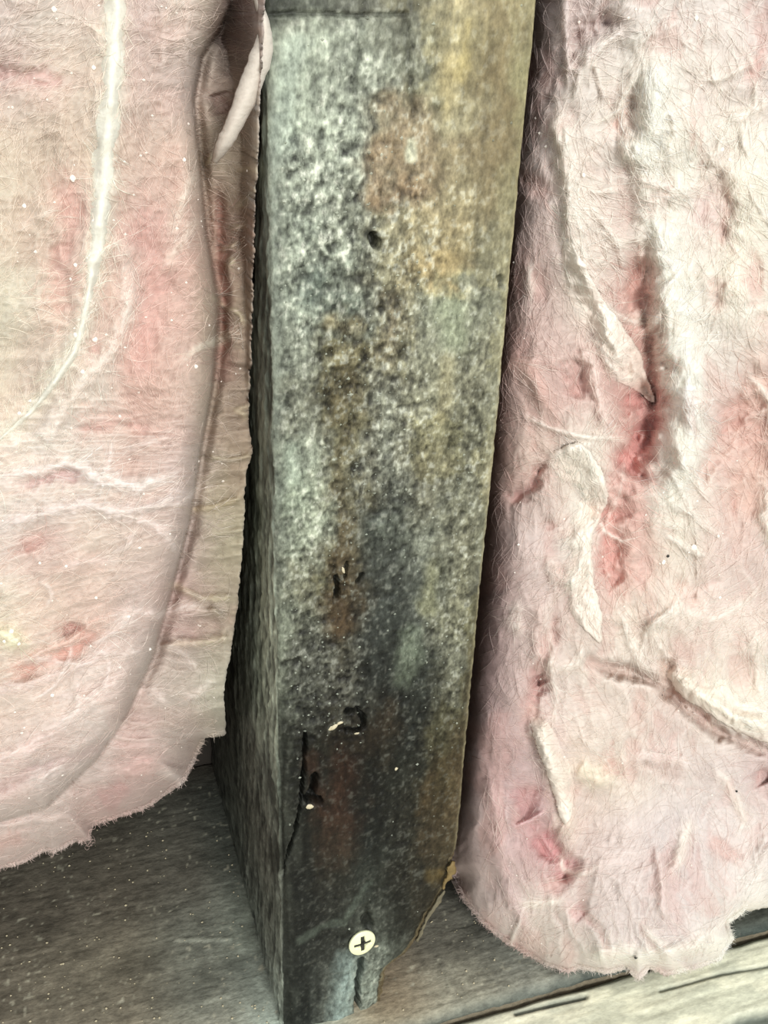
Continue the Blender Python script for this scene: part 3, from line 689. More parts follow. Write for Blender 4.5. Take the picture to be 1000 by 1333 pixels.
# --- left batt
edgeL = [(318, -250), (303, 0), (285, 35), (262, 75), (252, 130), (258, 200), (268, 300), (284, 400), (277, 500), (262, 580), (246, 680), (217, 790), (198, 855), (165, 930), (128, 985), (60, 1050), (-260, 1150)]
polyL = [(-260, -260), (352, -260), (345, 0), (340, 100), (336, 200), (331, 300), (328, 450), (323, 540), (328, 590), (320, 620), (317, 700), (309, 790), (298, 862), (291, 900), (294, 955), (286, 958),
         (268, 962), (256, 985), (241, 1018), (192, 1052), (152, 1066), (122, 1076), (118, 1097), (98, 1096), (70, 1112), (58, 1108), (30, 1124), (0, 1132), (-260, 1235)]
ridL = [ # pts, width, height, colour, k, mode
 ([(152, -60), (150, 40), (146, 110), (138, 200), (132, 290), (122, 350), (112, 400), (98, 450), (60, 510), (-10, 575)], 14, 1.6, (228, 222, 206), 0.85, 'g'),
 ([(-20, 92), (40, 100), (85, 112)], 12, -1.2, (200, 160, 158), 0.6, 'g'),
 ([(85, 230), (95, 300), (80, 340), (78, 420)], 16, -1.0, (200, 150, 142), 0.6, 'g'),
 ([(185, 260), (200, 330), (195, 420), (175, 500)], 22, -0.8, (202, 155, 148), 0.6, 'g'),
 ([(165, 330), (168, 400), (150, 450), (110, 500), (60, 560), (-20, 600)], 12, 1.4, (226, 214, 204), 0.7, 'g'),
 ([(120, 440), (116, 460)], 12, -1.0, (205, 150, 145), 0.6, 'g'),
 ([(-20, 625), (40, 615), (85, 604), (110, 612), (135, 625), (180, 635), (225, 620)], 9, 1.6, (230, 220, 214), 0.8, 'g'),
 ([(30, 632), (60, 622), (85, 616), (105, 622)], 7, -1.4, (188, 150, 152), 0.7, 'g'),
 ([(100, 560), (150, 550), (200, 560)], 10, -0.9, (205, 160, 152), 0.6, 'g'),
 ([(-20, 690), (50, 670), (110, 655), (150, 668), (200, 660), (240, 640)], 8, 1.2, (224, 212, 208), 0.6, 'g'),
 ([(30, 715), (60, 700)], 9, -1.0, (198, 150, 142), 0.6, 'g'),
 ([(80, 822), (100, 818), (112, 822)], 8, -1.6, (172, 110, 104), 0.8, 'g'),
 ([(20, 880), (60, 862), (100, 845), (130, 820)], 8, -1.2, (206, 140, 124), 0.7, 'g'),
 ([(10, 872), (50, 850), (90, 835), (125, 808)], 4, 0.9, (226, 190, 176), 0.6, 'g'),
 ([(-20, 818), (10, 830), (26, 838)], 11, 2.2, (236, 232, 200), 0.9, 'g'),
 ([(-20, 900), (40, 890), (100, 870), (150, 840)], 7, 0.9, (226, 206, 200), 0.5, 'g'),
 ([(-20, 1000), (40, 975), (100, 930), (160, 880)], 10, 1.0, (226, 210, 204), 0.5, 'g'),
 ([(-20, 1040), (40, 1000), (90, 990), (140, 970)], 8, -1.0, (176, 150, 150), 0.5, 'g'),
 ([(130, 1045), (150, 1035), (165, 1020)], 13, -0.8, (192, 142, 142), 0.6, 'g'),
 ([(170, 1005), (200, 985)], 12, -0.3, (204, 168, 164), 0.5, 'g'),
 ([(-10, 1100), (30, 1090)], 12, -0.3, (206, 160, 152), 0.5, 'g'),
 ([(232, 805), (262, 798), (304, 790)], 6, 1.5, None, 0, 'g'),
 ([(205, 842), (230, 838), (270, 836), (300, 830)], 5, 1.6, (206, 188, 168), 0.5, 'g'),
 ([(215, 815), (250, 822), (290, 812)], 9, -1.4, (176, 146, 142), 0.5, 'g'),
 ([(222, 760), (260, 778), (305, 780)], 5, 1.3, (190, 176, 152), 0.5, 'g'),
 ([(246, 664), (280, 660), (315, 648)], 5, 1.6, (178, 160, 134), 0.5, 'g'),
 ([(255, 700), (290, 694), (316, 690)], 5, 1.0, None, 0, 'g'),
 ([(270, 596), (300, 598), (328, 592)], 4, 1.6, (172, 158, 136), 0.5, 'g'),
 ([(262, 632), (290, 626), (318, 622)], 6, -1.2, None, 0, 'g'),
 ([(290, 500), (292, 450)], 14, -1.5, (150, 96, 92), 0.5, 'g'),
 ([(310, 270), (325, 255), (336, 240)], 5, 1.2, (176, 162, 142), 0.5, 'g'),
 ([(300, 320), (320, 310), (334, 300)], 5, -1.0, None, 0, 'g'),
 ([(284, 240), (287, 320), (293, 400), (290, 470)], 8, -2.5, (150, 92, 84), 0.75, 'g'),
 ([(320, -20), (315, 40), (300, 70)], 22, -9, (140, 112, 112), 0.8, 'g'),
 ([(282, 120), (290, 150)], 14, -3, (160, 118, 116), 0.6, 'g'),
]
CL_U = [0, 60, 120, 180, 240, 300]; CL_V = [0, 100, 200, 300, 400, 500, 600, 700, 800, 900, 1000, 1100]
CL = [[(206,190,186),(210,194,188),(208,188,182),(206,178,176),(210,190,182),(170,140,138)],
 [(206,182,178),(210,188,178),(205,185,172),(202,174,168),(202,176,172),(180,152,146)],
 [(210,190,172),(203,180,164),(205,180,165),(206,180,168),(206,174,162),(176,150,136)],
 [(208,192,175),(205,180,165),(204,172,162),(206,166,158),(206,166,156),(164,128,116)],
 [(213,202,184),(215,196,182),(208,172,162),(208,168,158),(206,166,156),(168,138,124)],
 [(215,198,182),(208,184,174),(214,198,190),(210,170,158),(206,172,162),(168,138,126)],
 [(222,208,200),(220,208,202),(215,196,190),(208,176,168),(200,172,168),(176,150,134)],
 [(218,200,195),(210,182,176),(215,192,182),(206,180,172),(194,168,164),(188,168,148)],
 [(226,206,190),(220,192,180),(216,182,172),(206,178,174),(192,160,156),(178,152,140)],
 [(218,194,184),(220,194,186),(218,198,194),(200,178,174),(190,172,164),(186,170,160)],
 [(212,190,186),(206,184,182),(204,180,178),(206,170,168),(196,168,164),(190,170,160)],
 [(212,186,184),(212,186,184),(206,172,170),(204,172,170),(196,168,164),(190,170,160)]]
def ruffles(n, region, ang, seed, wd, h, col, L=(40, 120)):
    r = np.random.default_rng(seed); out = []
    for i in range(n):
        x = r.uniform(region[0], region[1]); y = r.uniform(region[2], region[3]); t = float(ang(np.array(x), np.array(y)))+r.normal(0, 0.3); cv = r.normal(0, 0.22); l = r.uniform(*L)/5; p = [(x, y)]
        for k in range(5): x += l*math.cos(t); y += l*math.sin(t); t += cv+r.normal(0, 0.2); p.append((x, y))
        out.append(([tuple(q_) for q_ in smooth_line(p, 18)], r.uniform(*wd), r.uniform(*h), col, r.uniform(0.25, 0.7), 'r'))
    return out
_aL = lambda x, y: np.where(x > 245, 0.1, np.where(y > 560, -0.3, -1.25+0.5*np.sin(x*0.03)+0.6*np.sin(y*0.02)))
ridL += ruffles(26, (-20, 240, 560, 1050), _aL, 61, (3, 7), (0.3, 0.9), (228, 214, 208))+ruffles(16, (-20, 240, 0, 560), _aL, 62, (4, 8), (0.2, 0.6), (222, 208, 194))+ruffles(16, (262, 318, 200, 900), lambda x, y: 0.0*x, 63, (2.5, 5), (0.6, 1.6), (190, 174, 152), (20, 45))
store = {}
def yL(px, py, sd):
    q, _, _, side_, _ = poly_dist(px, py, edgeL)
    s = q*side_             # + on lobe side (checked below)
    s = s*store.get('sgn', 1)
    ww = sstep(980, 800, py)
    lobe = -7+3.5*fbm(px*0.008, py*0.006, 3, 300)+12*np.exp(-np.clip(s, 0, None)/9)
    strip = 13+4*fbm(px*0.012, py*0.01, 2, 310)+3.2*np.exp(-((q-4)/8)**2)
    k = sstep(-3, 3, s)
    Y = lobe*k+(strip*ww+(9-(q*0.03))*(1-ww))*(1-k)
    # rounding of the lower torn edge
    rd, *_ = poly_dist(px, py, polyL[14:])
    Y = Y+26*np.exp(-rd/24)*(py > 850)+8*sstep(700, 1150, py)
    Y = Y+7*sstep(180, -10, py)*sstep(200, 330, px)
    dummy = np.ones(px.shape+(3,))
    C = gridcol(px+10*fbm(px*0.02, py*0.02, 3, 320), py+20*fbm(px*0.015, py*0.02, 3, 322), CL_U, CL_V, CL, 0.70)*np.array([0.965, 0.98, 0.92])
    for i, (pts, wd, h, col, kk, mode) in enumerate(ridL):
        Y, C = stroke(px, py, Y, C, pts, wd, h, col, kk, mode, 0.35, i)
    # texture: flowing wrinkles. lower left they climb to the right, on the strip they run across
    ang = np.where(py > 600, -0.35, -1.1)
    a = sstep(500, 700, py)
    u1 = px*0.010*(1-a)+(px*0.94-py*0.34)*0.006*a; v1 = (py*0.012)*(1-a)+(px*0.34+py*0.94)*0.035*a
    f1 = ridge(u1*3+0.4*fbm(px*0.01, py*0.01, 2, 5), v1*2, 3, 330)
    Y = Y-1.3*(f1-0.6)*k
    f2 = ridge(px*0.012, py*0.055+0.6*fbm(px*0.02, py*0.02, 2, 6), 3, 335); Y = Y-2.2*(f2-0.6)*(1-k)*sstep(200, 500, py)
    f3 = ridge(px*0.05, py*0.05, 3, 340); Y = Y-0.22*(f3-0.6)
    Y = Y-0.22*fbm(px*0.16, py*0.2, 3, 341)
    C = C*(1+0.10*(f1-0.6)*k+0.14*(f3-0.62)+0.10*(f2-0.6)*(1-k))[..., None]
    pk = sstep(0.52, 0.78, vn(px*0.02, py*0.03, 345))[..., None]*0.10; C = C*(1-pk)+lin((204, 152, 142))*C.mean(-1, keepdims=True)/0.48*pk
    C = C*(1+sstep(240, 275, px)[..., None]*(np.array([0.94, 1.0, 0.95])-1))
    store['C'] = C
    # keep clear of the stud and of the plate
    r = ray(px, py); tX = (-20.3-CAM[0])/np.where(r[..., 0] > 1e-3, r[..., 0], np.nan); YX = CAM[1]+r[..., 1]*tX
    YX = np.where(np.isnan(YX) | (YX < -120), 1e3, YX)
    tz = (1.0-CAM[2])/np.where(r[..., 2] < -1e-3, r[..., 2], np.nan); YZ = CAM[1]+r[..., 1]*tz; YZ = np.where(np.isnan(YZ) | (YZ < -120), 1e3, YZ)
    lim = np.minimum(np.minimum(YX, YZ), 86)
    return np.minimum(Y, lim)
# which sign means "inside the lobe"
t_, _, _, sgn_, _ = poly_dist(np.array([100.0]), np.array([300.0]), edgeL); store['sgn'] = float(sgn_[0])
battL, surfL, colL, inL = batt('insulation_batt', 'pink fibreglass batt left of the stud with a pale strand down it', polyL, (-240, 356), (-240, 1236), 2.0, yL,
                               lambda px, py, Y: store['C'], 400, True)
angL = lambda x, y: np.where(x > 245, 0.1, np.where(y > 560, -0.3, -1.25+0.5*np.sin(x*0.03)+0.6*np.sin(y*0.02)))
p1, r1, c1 = grow(surfL, colL, inL, 7500, (-60, 345, -40, 1130), angL, 501, lift=0.25)
tubes('surface_fibre', p1, r1, c1, M_FIBRE, battL)
def fringe(poly, surf, colf, isin, n, seed, i0, i1, out=(0.8, 1.9)):
    r = np.random.default_rng(seed); P = np.array(poly[i0:i1], float)
    seg = np.linalg.norm(np.diff(P, axis=0), axis=1); t = r.uniform(0, seg.sum(), n); cs = np.concatenate([[0], np.cumsum(seg)])
    i = np.clip(np.searchsorted(cs, t)-1, 0, len(seg)-1); f = ((t-cs[i])/seg[i])[:, None]
    p = P[i]*(1-f)+P[i+1]*f; d = (P[i+1]-P[i])/seg[i][:, None]; nrm = np.stack([-d[:, 1], d[:, 0]], -1)
    a = isin(p[:, 0]+nrm[:, 0]*9, p[:, 1]+nrm[:, 1]*9); nrm = np.where(a[:, None], -nrm, nrm)
    th = np.arctan2(nrm[:, 1], nrm[:, 0])+r.normal(0, 0.9, n)
    x = p[:, 0]-nrm[:, 0]*6; y = p[:, 1]-nrm[:, 1]*6; s = r.uniform(*out, n); cv = r.normal(0, 0.25, n)
    Y0 = surf(x, y)-0.1; c = colf(x, y)*1.05; pts = []
    for k in range(8):
        pts.append(at(x, y, Y0-0.1*k)); x = x+s*np.cos(th); y = y+s*np.sin(th); th = th+cv+r.normal(0, 0.15, n)
    pts = np.stack(pts, 1); pts[..., 2] = np.maximum(pts[..., 2], 1.1)
    return pts, r.uniform(0.018, 0.04, n), np.clip(c*1.3, 0, 0.95)
p1, r1, c1 = fringe(polyL, surfL, colL, inL, 900, 503, 15, 29)
tubes('edge_fibre', p1, r1, c1, M_FIBRE, battL)
# pale strand and torn strip
lc = lambda k: (lambda px, py: lin((236, 232, 216))*(1+0.10*fbm(px*0.06, py*0.03, 3, k))[..., None])
o = ribbon('loose_strand', smooth_line([(150, -80, 0, 18), (149, 40, 0, 19), (146, 110, 0, 18), (136, 200, 0, 20), (130, 290, 0, 16), (122, 350, 0, 11), (112, 400, 0, 6), (98, 455, 0, 8), (60, 512, 0, 6), (25, 550, 0, 5), (-30, 595, 0, 5)], 120),
           M_FLUFF, battL, lc(3), 0.6, (-0.5, -0.5), 11, 0.95, 0.4, 7, surf=surfL); o['label'] = 'long cream coloured loose strand running down the batt'
o = ribbon('torn_strip', smooth_line([(334, -4, -0.8, 4), (345, 35, -1.2, 8), (341, 70, -1.0, 14), (325, 115, 0.0, 14), (306, 160, 1.2, 12), (289, 192, 3.0, 9), (279, 212, 6, 3)], 60),
           M_FLUFF, battL, lambda px, py: lin((218, 208, 196))*(1+0.08*fbm(px*0.1, py*0.03, 3, 9))[..., None], 0.6, (0, 0), 9, 1.2, 0.12, 9); o['label'] = 'narrow pale torn strip bridging the gap to the stud'

# --- right batt
polyR = [(1260, -260), (700, -260), (690, 0), (672, 170), (655, 350), (640, 550), (622, 750), (603, 950), (592, 1080), (586, 1128), (592, 1145), (600, 1168), (625, 1200), (660, 1228), (690, 1246), (705, 1256), (740, 1268), (755, 1262), (790, 1268), (815, 1262), (832, 1276),
         (846, 1262), (868, 1270), (905, 1262), (940, 1250), (956, 1222), (950, 1202), (972, 1186), (1010, 1182), (1260, 1130)]
ridR = [
 # deep hollows
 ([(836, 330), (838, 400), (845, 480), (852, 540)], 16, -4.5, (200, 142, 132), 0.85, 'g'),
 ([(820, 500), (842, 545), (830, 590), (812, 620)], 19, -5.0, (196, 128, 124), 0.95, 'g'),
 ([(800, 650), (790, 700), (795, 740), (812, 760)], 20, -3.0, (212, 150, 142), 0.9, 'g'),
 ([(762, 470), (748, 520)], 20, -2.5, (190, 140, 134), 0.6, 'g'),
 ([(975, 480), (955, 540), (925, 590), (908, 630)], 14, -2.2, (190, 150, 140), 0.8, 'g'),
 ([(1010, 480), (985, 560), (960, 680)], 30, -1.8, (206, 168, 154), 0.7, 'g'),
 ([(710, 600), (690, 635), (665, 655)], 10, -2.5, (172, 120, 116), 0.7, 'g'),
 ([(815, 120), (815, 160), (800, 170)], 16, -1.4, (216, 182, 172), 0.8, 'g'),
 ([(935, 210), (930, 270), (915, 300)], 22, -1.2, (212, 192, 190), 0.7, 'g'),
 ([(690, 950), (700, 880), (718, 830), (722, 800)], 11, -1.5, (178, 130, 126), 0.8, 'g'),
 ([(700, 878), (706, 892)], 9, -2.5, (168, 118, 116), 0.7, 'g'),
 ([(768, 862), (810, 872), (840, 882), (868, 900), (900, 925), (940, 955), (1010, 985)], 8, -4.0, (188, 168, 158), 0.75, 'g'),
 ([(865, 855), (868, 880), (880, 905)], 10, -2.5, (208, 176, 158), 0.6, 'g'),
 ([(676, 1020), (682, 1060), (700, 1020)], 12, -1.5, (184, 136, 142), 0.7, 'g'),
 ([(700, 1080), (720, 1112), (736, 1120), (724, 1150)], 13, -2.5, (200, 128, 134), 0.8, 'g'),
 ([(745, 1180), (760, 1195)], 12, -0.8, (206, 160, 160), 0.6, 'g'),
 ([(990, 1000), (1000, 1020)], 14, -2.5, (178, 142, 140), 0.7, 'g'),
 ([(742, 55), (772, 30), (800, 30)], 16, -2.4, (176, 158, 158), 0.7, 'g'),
 ([(735, -20), (738, 60), (740, 90), (752, 75), (780, 50)], 6, 1.4, (208, 194, 190), 0.6, 'g'),
 # ridges
 ([(728, 140), (735, 200), (742, 260), (752, 320), (775, 380), (800, 450), (820, 490)], 12, 2.2, (226, 218, 208), 0.85, 'g'),
 ([(745, 100), (780, 60), (812, 40)], 6, 1.4, (222, 212, 206), 0.6, 'g'),
 ([(775, 80), (782, 110), (788, 130)], 5, 1.0, (226, 216, 206), 0.6, 'g'),
 ([(845, 60), (850, 140), (842, 200), (850, 250), (860, 330), (880, 420), (898, 520), (890, 600), (870, 680)], 24, 2.6, (226, 224, 214), 0.9, 'g'),
 ([(895, 500), (900, 560)], 12, 1.4, (236, 235, 230), 0.9, 'g'),
 ([(960, 200), (965, 300), (950, 400)], 26, 1.2, (228, 222, 208), 0.6, 'g'),
 ([(770, 170), (760, 230), (770, 300), (790, 340)], 14, 1.0, (222, 212, 202), 0.5, 'g'),
 ([(655, 470), (690, 480), (720, 540)], 12, 1.2, (206, 170, 160), 0.5, 'g'),
 ([(760, 450), (775, 500), (790, 560)], 9, 1.6, (222, 200, 192), 0.7, 'g'),
 ([(870, 780), (900, 800), (960, 820), (1010, 850)], 30, 1.5, (230, 216, 206), 0.5, 'g'),
 ([(880, 880), (915, 905), (950, 930), (1010, 950)], 9, 2.2, (236, 226, 208), 0.8, 'g'),
 ([(700, 930), (712, 980), (735, 1030), (745, 1100)], 14, 2.2, (222, 206, 192), 0.7, 'g'),
 ([(750, 1000), (780, 1010), (800, 1000)], 14, 1.4, (230, 218, 198), 0.7, 'g'),
 ([(820, 990), (870, 985), (900, 1000)], 12, 1.4, (228, 215, 210), 0.6, 'g'),
 ([(700, 780), (705, 840), (712, 900)], 12, 1.3, (214, 192, 184), 0.5, 'g'),
 ([(672, 1075), (690, 1068), (706, 1058)], 3, 1.3, (218, 180, 182), 0.7, 'g'),
 ([(855, 1100), (862, 1150), (866, 1200)], 6, 1.2, (224, 214, 210), 0.6, 'g'),
 ([(760, 1240), (830, 1245), (900, 1235), (960, 1225)], 14, 1.4, (232, 228, 216), 0.7, 'g'),
 ([(640, 1010), (650, 1080), (660, 1160), (690, 1220)], 12, 1.2, (206, 182, 180), 0.5, 'g'),
]
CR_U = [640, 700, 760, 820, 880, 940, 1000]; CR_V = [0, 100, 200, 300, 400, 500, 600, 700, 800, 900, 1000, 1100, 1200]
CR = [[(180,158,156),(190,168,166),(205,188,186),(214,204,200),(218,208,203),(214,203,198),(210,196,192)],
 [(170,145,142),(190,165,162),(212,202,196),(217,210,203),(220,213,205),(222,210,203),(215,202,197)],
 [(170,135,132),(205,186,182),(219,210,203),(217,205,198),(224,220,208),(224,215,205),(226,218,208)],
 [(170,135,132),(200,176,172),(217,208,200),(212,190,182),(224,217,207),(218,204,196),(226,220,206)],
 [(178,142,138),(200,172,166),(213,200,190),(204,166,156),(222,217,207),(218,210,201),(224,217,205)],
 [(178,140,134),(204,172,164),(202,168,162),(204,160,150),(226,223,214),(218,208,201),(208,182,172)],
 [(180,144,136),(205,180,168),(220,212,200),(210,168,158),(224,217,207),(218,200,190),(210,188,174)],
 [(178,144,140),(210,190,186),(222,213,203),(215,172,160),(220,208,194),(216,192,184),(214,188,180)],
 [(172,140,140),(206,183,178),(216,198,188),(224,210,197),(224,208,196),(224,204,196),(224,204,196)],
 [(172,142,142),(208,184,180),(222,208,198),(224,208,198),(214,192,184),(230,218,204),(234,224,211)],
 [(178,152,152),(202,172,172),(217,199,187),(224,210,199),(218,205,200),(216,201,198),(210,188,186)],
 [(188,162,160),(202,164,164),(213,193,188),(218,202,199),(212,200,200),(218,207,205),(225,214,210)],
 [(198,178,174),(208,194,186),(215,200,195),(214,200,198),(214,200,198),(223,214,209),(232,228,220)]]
ridR += ruffles(60, (670, 1010, 0, 1220), lambda x, y: 1.35+0.8*np.sin(x*0.025+y*0.012)+0.6*np.sin(y*0.018), 64, (3, 9), (0.3, 1.0), (232, 224, 214), (50, 150))
ridR += ruffles(26, (650, 1000, 0, 1200), lambda x, y: 1.35+0.8*np.sin(x*0.025+y*0.012)+0.6*np.sin(y*0.018), 65, (5, 12), (-0.9, -0.3), (204, 164, 156), (40, 110))
storeR = {}
def yR(px, py, sd):
    e, *_ = poly_dist(px, py, polyR[1:11])
    Y = -5+4.5*fbm(px*0.007, py*0.006, 3, 600)+(11+7*sstep(550, 800, py)*sstep(1150, 1000, py))*np.exp(-e/24.0)+5*np.exp(-e/90.0)
    rd, *_ = poly_dist(px, py, polyR[10:])
    Y = Y+7*np.exp(-rd/12)*(py > 1000)-2*sstep(900, 1200, py)-13*sstep(1020, 1250, py)*sstep(680, 860, px)
    C = gridcol(px+10*fbm(px*0.02, py*0.02, 3, 620), py+20*fbm(px*0.015, py*0.02, 3, 622), CR_U, CR_V, CR, 0.70)*np.array([0.955, 0.94, 0.91])
    Y = Y+2.5*np.exp(-((px-830)/60)**2)*np.exp(-((py-560)/200)**2)
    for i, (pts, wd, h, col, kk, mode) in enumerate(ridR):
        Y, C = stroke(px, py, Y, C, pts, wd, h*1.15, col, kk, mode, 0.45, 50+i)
    wxx = 0.9*fbm(px*0.012, py*0.010, 3, 630); 
    f1 = ridge(px*0.022+wxx, py*0.010+wxx*0.6, 4, 640); Y = Y-1.5*(f1-0.6)
    f2 = ridge(px*0.06+wxx*2, py*0.032+wxx, 3, 645); Y = Y-0.42*(f2-0.6)
    f3 = ridge(px*0.13+wxx*3, py*0.09, 2, 650); Y = Y-0.15*(f3-0.6)
    C = C*(1+0.12*(f1-0.6)+0.16*(f2-0.62))[..., None]
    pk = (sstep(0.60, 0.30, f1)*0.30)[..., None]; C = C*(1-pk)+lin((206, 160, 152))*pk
    storeR['C'] = C
    r = ray(px, py); tX = (20.2-CAM[0])/r[..., 0]; YX = CAM[1]+r[..., 1]*tX
    Y = np.where(px < 780, np.maximum(Y, YX), Y)
    tz = (1.8-CAM[2])/np.where(r[..., 2] < -1e-3, r[..., 2], np.nan); YZ = CAM[1]+r[..., 1]*tz; YZ = np.where(np.isnan(YZ) | (YZ < -130), 1e3, YZ)
    # the batt sits forward of the plate at lower right, so keep it above the boards
    return np.minimum(Y, np.minimum(YZ, 86))
battR, surfR, colR, inR = batt('insulation_batt', 'pale pink fibreglass batt right of the stud with rumpled torn layers and pink hollows', polyR, (584, 1240), (-240, 1280), 2.0, yR,
                               lambda px, py, Y: storeR['C'], 700, False)
angR = lambda x, y: 1.35+0.8*np.sin(x*0.025+y*0.012)+0.6*np.sin(y*0.018)
p1, r1, c1 = grow(surfR, colR, inR, 9000, (640, 1060, -40, 1270), angR, 701, lift=0.4)
tubes('surface_fibre', p1, r1, c1, M_FIBRE, battR)
p1, r1, c1 = fringe(polyR, surfR, colR, inR, 1300, 703, 9, 28)
tubes('edge_fibre', p1, r1, c1, M_FIBRE, battR)
def rc(k, tint=(226, 218, 206), a=0.75):
    return lambda px, py: (colR(px, py)*(1-a)+lin(tint)*a)*(1+0.10*fbm(px*0.07, py*0.05, 3, k))[..., None]
FP = []
def patch(name, outline, lifted, h, parent, surf, col, seed, label=None, thick=0.35):
    """torn layer: a sheet following the batt, its lifted edge standing off by h mm, the rest sinking into the fibres"""
    O = smooth_line(list(outline)+[outline[0]], 8*len(outline)); pl = [tuple(p) for p in O[:-1]]
    x0, y0 = O.min(0)-2; x1, y1 = O.max(0)+2
    px, py = np.meshgrid(np.arange(x0, x1, 1.6), np.arange(y0, y1, 1.6))
    wx_, wy_ = 2.5*fbm(px*0.09, py*0.09, 3, seed), 2.5*fbm(px*0.09, py*0.09, 3, seed+3)
    ins = inside(px+wx_, py+wy_, pl)
    d, *_ = poly_dist(px+wx_, py+wy_, pl, True); dl, *_ = poly_dist(px, py, lifted)
    near = np.exp(-((dl+5*fbm(px*0.05, py*0.05, 3, seed+21))/30.0)**2)
    off = -0.5+(h*0.8+0.5)*near*(0.8+0.2*np.clip(d/4, 0, 1))
    off -= 0.25*near*np.exp(-d/1.5); off += 0.5*fbm(px*0.035, py*0.03, 3, seed+23)
    off += 0.15*fbm(px*0.08, py*0.05, 3, seed+7)
    P = at(px, py, surf(px, py)-off); I = np.arange(px.size).reshape(px.shape)
    q = ins[:-1, :-1] & ins[1:, :-1] & ins[:-1, 1:] & ins[1:, 1:]
    F = np.stack([I[:-1, :-1], I[1:, :-1], I[1:, 1:], I[:-1, 1:]], -1)[q]
    us = np.unique(F); mp = -np.ones(px.size, int); mp[us] = np.arange(len(us)); F = mp[F]
    A = P.reshape(-1, 3)[us]; n = len(A); B = A+np.array([0, thick, 0])
    e = np.concatenate([F[:, [0, 1]], F[:, [1, 2]], F[:, [2, 3]], F[:, [3, 0]]]); key = np.minimum(e[:, 0], e[:, 1])*10**6+np.maximum(e[:, 0], e[:, 1])
    _, fi, ct = np.unique(key, return_index=True, return_counts=True); be = e[fi[ct == 1]]
    rim = np.stack([be[:, 1], be[:, 0], be[:, 0]+n, be[:, 1]+n], -1)
    k = (0.75*near)[..., None]
    cc = col(px, py)*1.12*(1-k)+lin((240, 232, 220))*k; cc = cc*(1+0.08*fbm(px*0.12, py*0.05, 3, seed+11))[..., None]
    cc = cc.reshape(-1, 3)[us]
    o = make_mesh(name, np.vstack([A, B]), [F, F[:, ::-1]+n, rim], M_FLAP, parent, np.vstack([cc, cc]))
    if label: o['label'] = label
    gi = lambda x, y: (np.clip(np.round((np.asarray(y)-y0)/1.6).astype(int), 0, px.shape[0]-1), np.clip(np.round((np.asarray(x)-x0)/1.6).astype(int), 0, px.shape[1]-1))
    s2 = lambda x, y: surf(x, y)-off[gi(x, y)]
    i2 = lambda x, y: ins[gi(x, y)] & (x > x0) & (x < x1) & (y > y0) & (y < y1)
    ccf = (col(px, py)*0.4+lin((226, 216, 206))*0.6)
    return grow(s2, lambda x, y: ccf[gi(x, y)], i2, int(0.05*ins.sum()*2.56), (x0, x1, y0, y1), angR, seed, k=9, steplen=(1.5, 3.5), lift=0.35)
FP.append(patch('torn_flap', [(700, 600), (748, 576), (768, 588), (786, 613), (792, 645), (784, 675), (771, 705), (775, 760), (785, 800), (782, 838), (755, 815), (722, 775), (690, 735), (668, 700), (664, 668), (680, 630)],
      [(748, 580), (768, 592), (790, 640), (772, 705), (775, 760), (784, 830)], 1.7, battR, surfR, colR, 21, 'cream torn flap lifted over a pink hollow'))
FP.append(patch('torn_flap', [(735, 300), (760, 340), (785, 385), (812, 425), (832, 455), (848, 505), (852, 524), (830, 512), (800, 495), (768, 465), (742, 425), (728, 370)],
      [(765, 345), (812, 425), (835, 460), (850, 520)], 1.9, battR, surfR, colR, 31, 'cream pointed torn flap beside the long hollow'))
FP.append(patch('torn_flap', [(862, 872), (885, 862), (930, 850), (1000, 860), (1060, 900), (1060, 985), (1000, 968), (950, 948), (915, 925), (885, 905)],
      [(885, 905), (915, 926), (950, 949), (1000, 969), (1060, 985)], 2.2, battR, surfR, colR, 41, 'thick cream layer overhanging a grey crease'))
FP.append(patch('torn_flap', [(690, 925), (705, 925), (722, 950), (745, 1000), (748, 1050), (735, 1075), (722, 1040), (708, 1000), (694, 960)],
      [(694, 960), (708, 1000), (722, 1040), (735, 1075)], 1.2, battR, surfR, colR, 51))
def wisps(rid, surf, colf, isin, seed, dens=0.9):
    r = np.random.default_rng(seed); A, B, C_ = [], [], []
    for pts, wd, h, col_, kk, mode in rid:
        if h <= 0: continue
        L = smooth_line(pts, 80); d = np.gradient(L, axis=0); th = np.arctan2(d[:, 1], d[:, 0]); ln = np.hypot(*np.diff(L, axis=0).T).sum()
        n = int(ln*wd*0.022*dens)+4; i = r.integers(0, 80, n)
        x = L[i, 0]+r.normal(0, wd*0.75, n); y = L[i, 1]+r.normal(0, wd*0.75, n); t = th[i]+r.normal(0, 0.35, n)
        ok = isin(x, y); x, y, t, i = x[ok], y[ok], t[ok], i[ok]; n = len(x)
        if not n: continue
        s_ = r.uniform(2, 6, n); cv = r.normal(0, 0.06, n); ht = r.uniform(0.1, 0.9, n)**2*0.7; P_ = []
        c = np.clip((colf(x, y)*0.5+lin((238, 230, 220))*0.5)*1.2, 0, 0.95)
        for k in range(10):
            P_.append(at(x, y, surf(x, y)-0.03-ht*math.sin(math.pi*(k+.5)/10)))
            t = t+cv+r.normal(0, 0.05, n); x2 = x+s_*np.cos(t); y2 = y+s_*np.sin(t); go = isin(x2+5*np.cos(t), y2+5*np.sin(t)); x = np.where(go, x2, x+0.03*s_); y = np.where(go, y2, y)
        A.append(np.stack(P_, 1)); B.append(r.uniform(0.02, 0.05, n)); C_.append(c)
    return np.concatenate(A), np.concatenate(B), np.concatenate(C_)
tubes('wispy_fibre', *wisps(ridR, surfR, colR, inR, 911, 1.1), M_FIBRE, battR)
tubes('wispy_fibre', *wisps(ridL, surfL, colL, inL, 912, 0.8), M_FIBRE, battL)
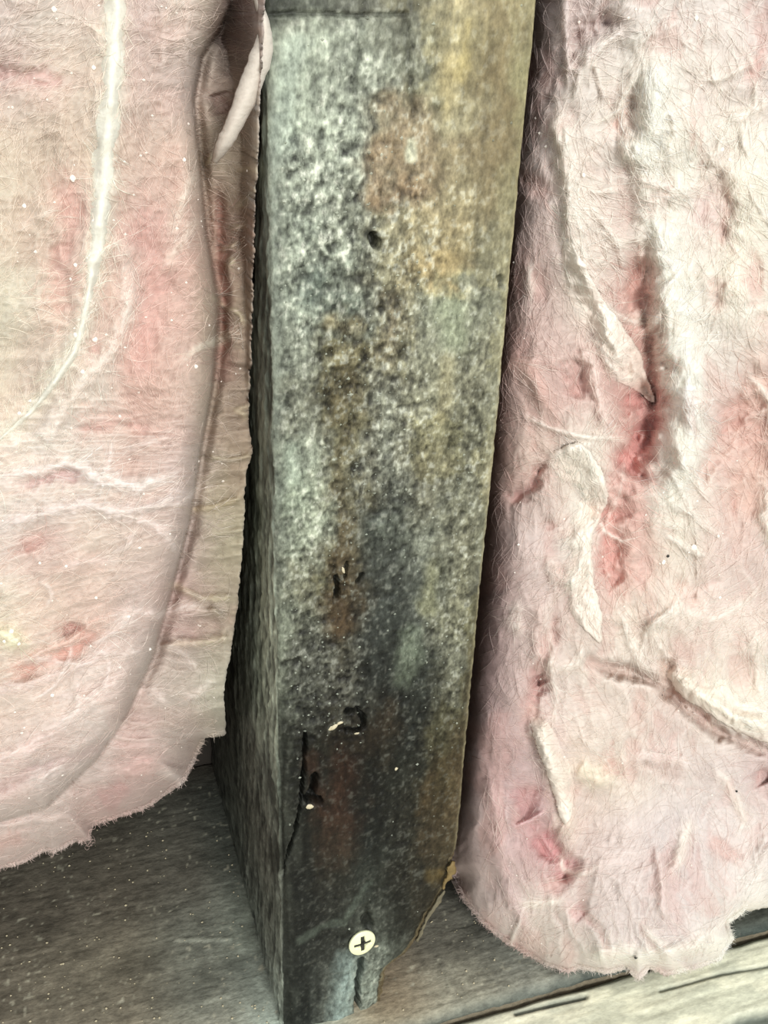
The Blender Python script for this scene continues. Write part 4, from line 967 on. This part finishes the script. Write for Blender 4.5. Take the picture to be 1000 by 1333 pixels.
tubes('flap_fibre', np.concatenate([np.concatenate([f[0], f[0][:, -1:]], 1) for f in FP]), np.concatenate([f[1] for f in FP]), np.concatenate([f[2] for f in FP]), M_FIBRE, battR)
# crumbs caught in the fibres
def crumbs(surf, parent, pts, mat, nm, seed):
    for i, (x, y, s) in enumerate(pts):
        X_, Y_ = np.array(float(x)), np.array(float(y)); p = at(X_, Y_, surf(X_, Y_)-0.15)
        chunk(nm, p, s*0.75, mat, parent, seed+i, (0.8, 0.6, 0.8))
crumbs(surfL, battL, [(95, 232, .62), (122, 288, .5), (32, 268, .42), (98, 345, .4), (124, 442, .6), (98, 436, .5), (108, 484, .5), (255, 477, .45), (156, 542, .4), (52, 733, .35), (86, 737, .38), (195, 845, .45), (125, 778, .42), (68, 905, .5), (240, 208, .42), (25, 538, .4), (15, 822, .6), (24, 838, .55), (6, 835, .5), (122, 88, .4), (70, 12, .5)], M_CRUMB, 'white_crumb', 800)
crumbs(surfR, battR, [(903, 713, 1.0), (864, 732, .75), (937, 778, .6), (935, 698, .5), (940, 195, .6), (760, 228, .5), (950, 208, .45), (907, 24, .55), (704, 884, .4)], M_CRUMB, 'white_crumb', 850)
crumbs(surfR, battR, [(870, 724, .45), (959, 1030, .5), (828, 1246, .7), (862, 905, .3)], M_DARKCRUMB_SHADE, 'dark_crumb', 880)
def scatter(surf, isin, region, n, seed, mat, parent, name, size=(0.12, 0.3)):
    r = np.random.default_rng(seed); x = r.uniform(region[0], region[1], n); y = r.uniform(region[2], region[3], n); ok = isin(x, y); x = x[ok]; y = y[ok]; n = len(x)
    c = at(x, y, surf(x, y)-0.1); s = r.uniform(*size, n)[:, None, None]
    O = np.array([(1, 0, 0), (-1, 0, 0), (0, 1, 0), (0, -1, 0), (0, 0, 1), (0, 0, -1)], float)*r.uniform(0.6, 1.3, (n, 6, 1))
    F = np.array([(0, 2, 4), (2, 1, 4), (1, 3, 4), (3, 0, 4), (2, 0, 5), (1, 2, 5), (3, 1, 5), (0, 3, 5)])
    o = make_mesh(name, (c[:, None]+O*s).reshape(-1, 3), (F[None]+(np.arange(n)*6)[:, None, None]).reshape(-1, 3), mat, parent, smooth=False); o['kind'] = 'stuff'
scatter(surfL, inL, (-30, 330, 0, 1090), 120, 901, M_CRUMB, battL, 'fine_dust')
scatter(surfR, inR, (660, 1030, 0, 1240), 120, 902, M_CRUMB, battR, 'fine_dust')
# dust grains on the sole plate
r = np.random.default_rng(5); n = 260
x = np.where(r.random(n) < 0.65, r.uniform(0, 370, n), r.uniform(500, 740, n)); y = r.uniform(1080, 1335, n); G_ = onz(x, y, 0.15)
ok = (G_[:, 1] < 80) & (G_[:, 1] > front_edge(G_[:, 0])+2) & ((np.abs(G_[:, 0]) > 20) | (G_[:, 1] < -1)); G_ = G_[ok]; n = len(G_)
O = np.array([(1, 0, 0), (-1, 0, 0), (0, 1, 0), (0, -1, 0), (0, 0, 1), (0, 0, -1)], float)*r.uniform(0.6, 1.3, (n, 6, 1))*r.uniform(0.1, 0.32, n)[:, None, None]
F = np.array([(0, 2, 4), (2, 1, 4), (1, 3, 4), (3, 0, 4), (2, 0, 5), (1, 2, 5), (3, 1, 5), (0, 3, 5)])
o = make_mesh('wood_dust', (G_[:, None]+O).reshape(-1, 3), (F[None]+(np.arange(n)*6)[:, None, None]).reshape(-1, 3), M_CHIP, plate, smooth=False); o['kind'] = 'stuff'
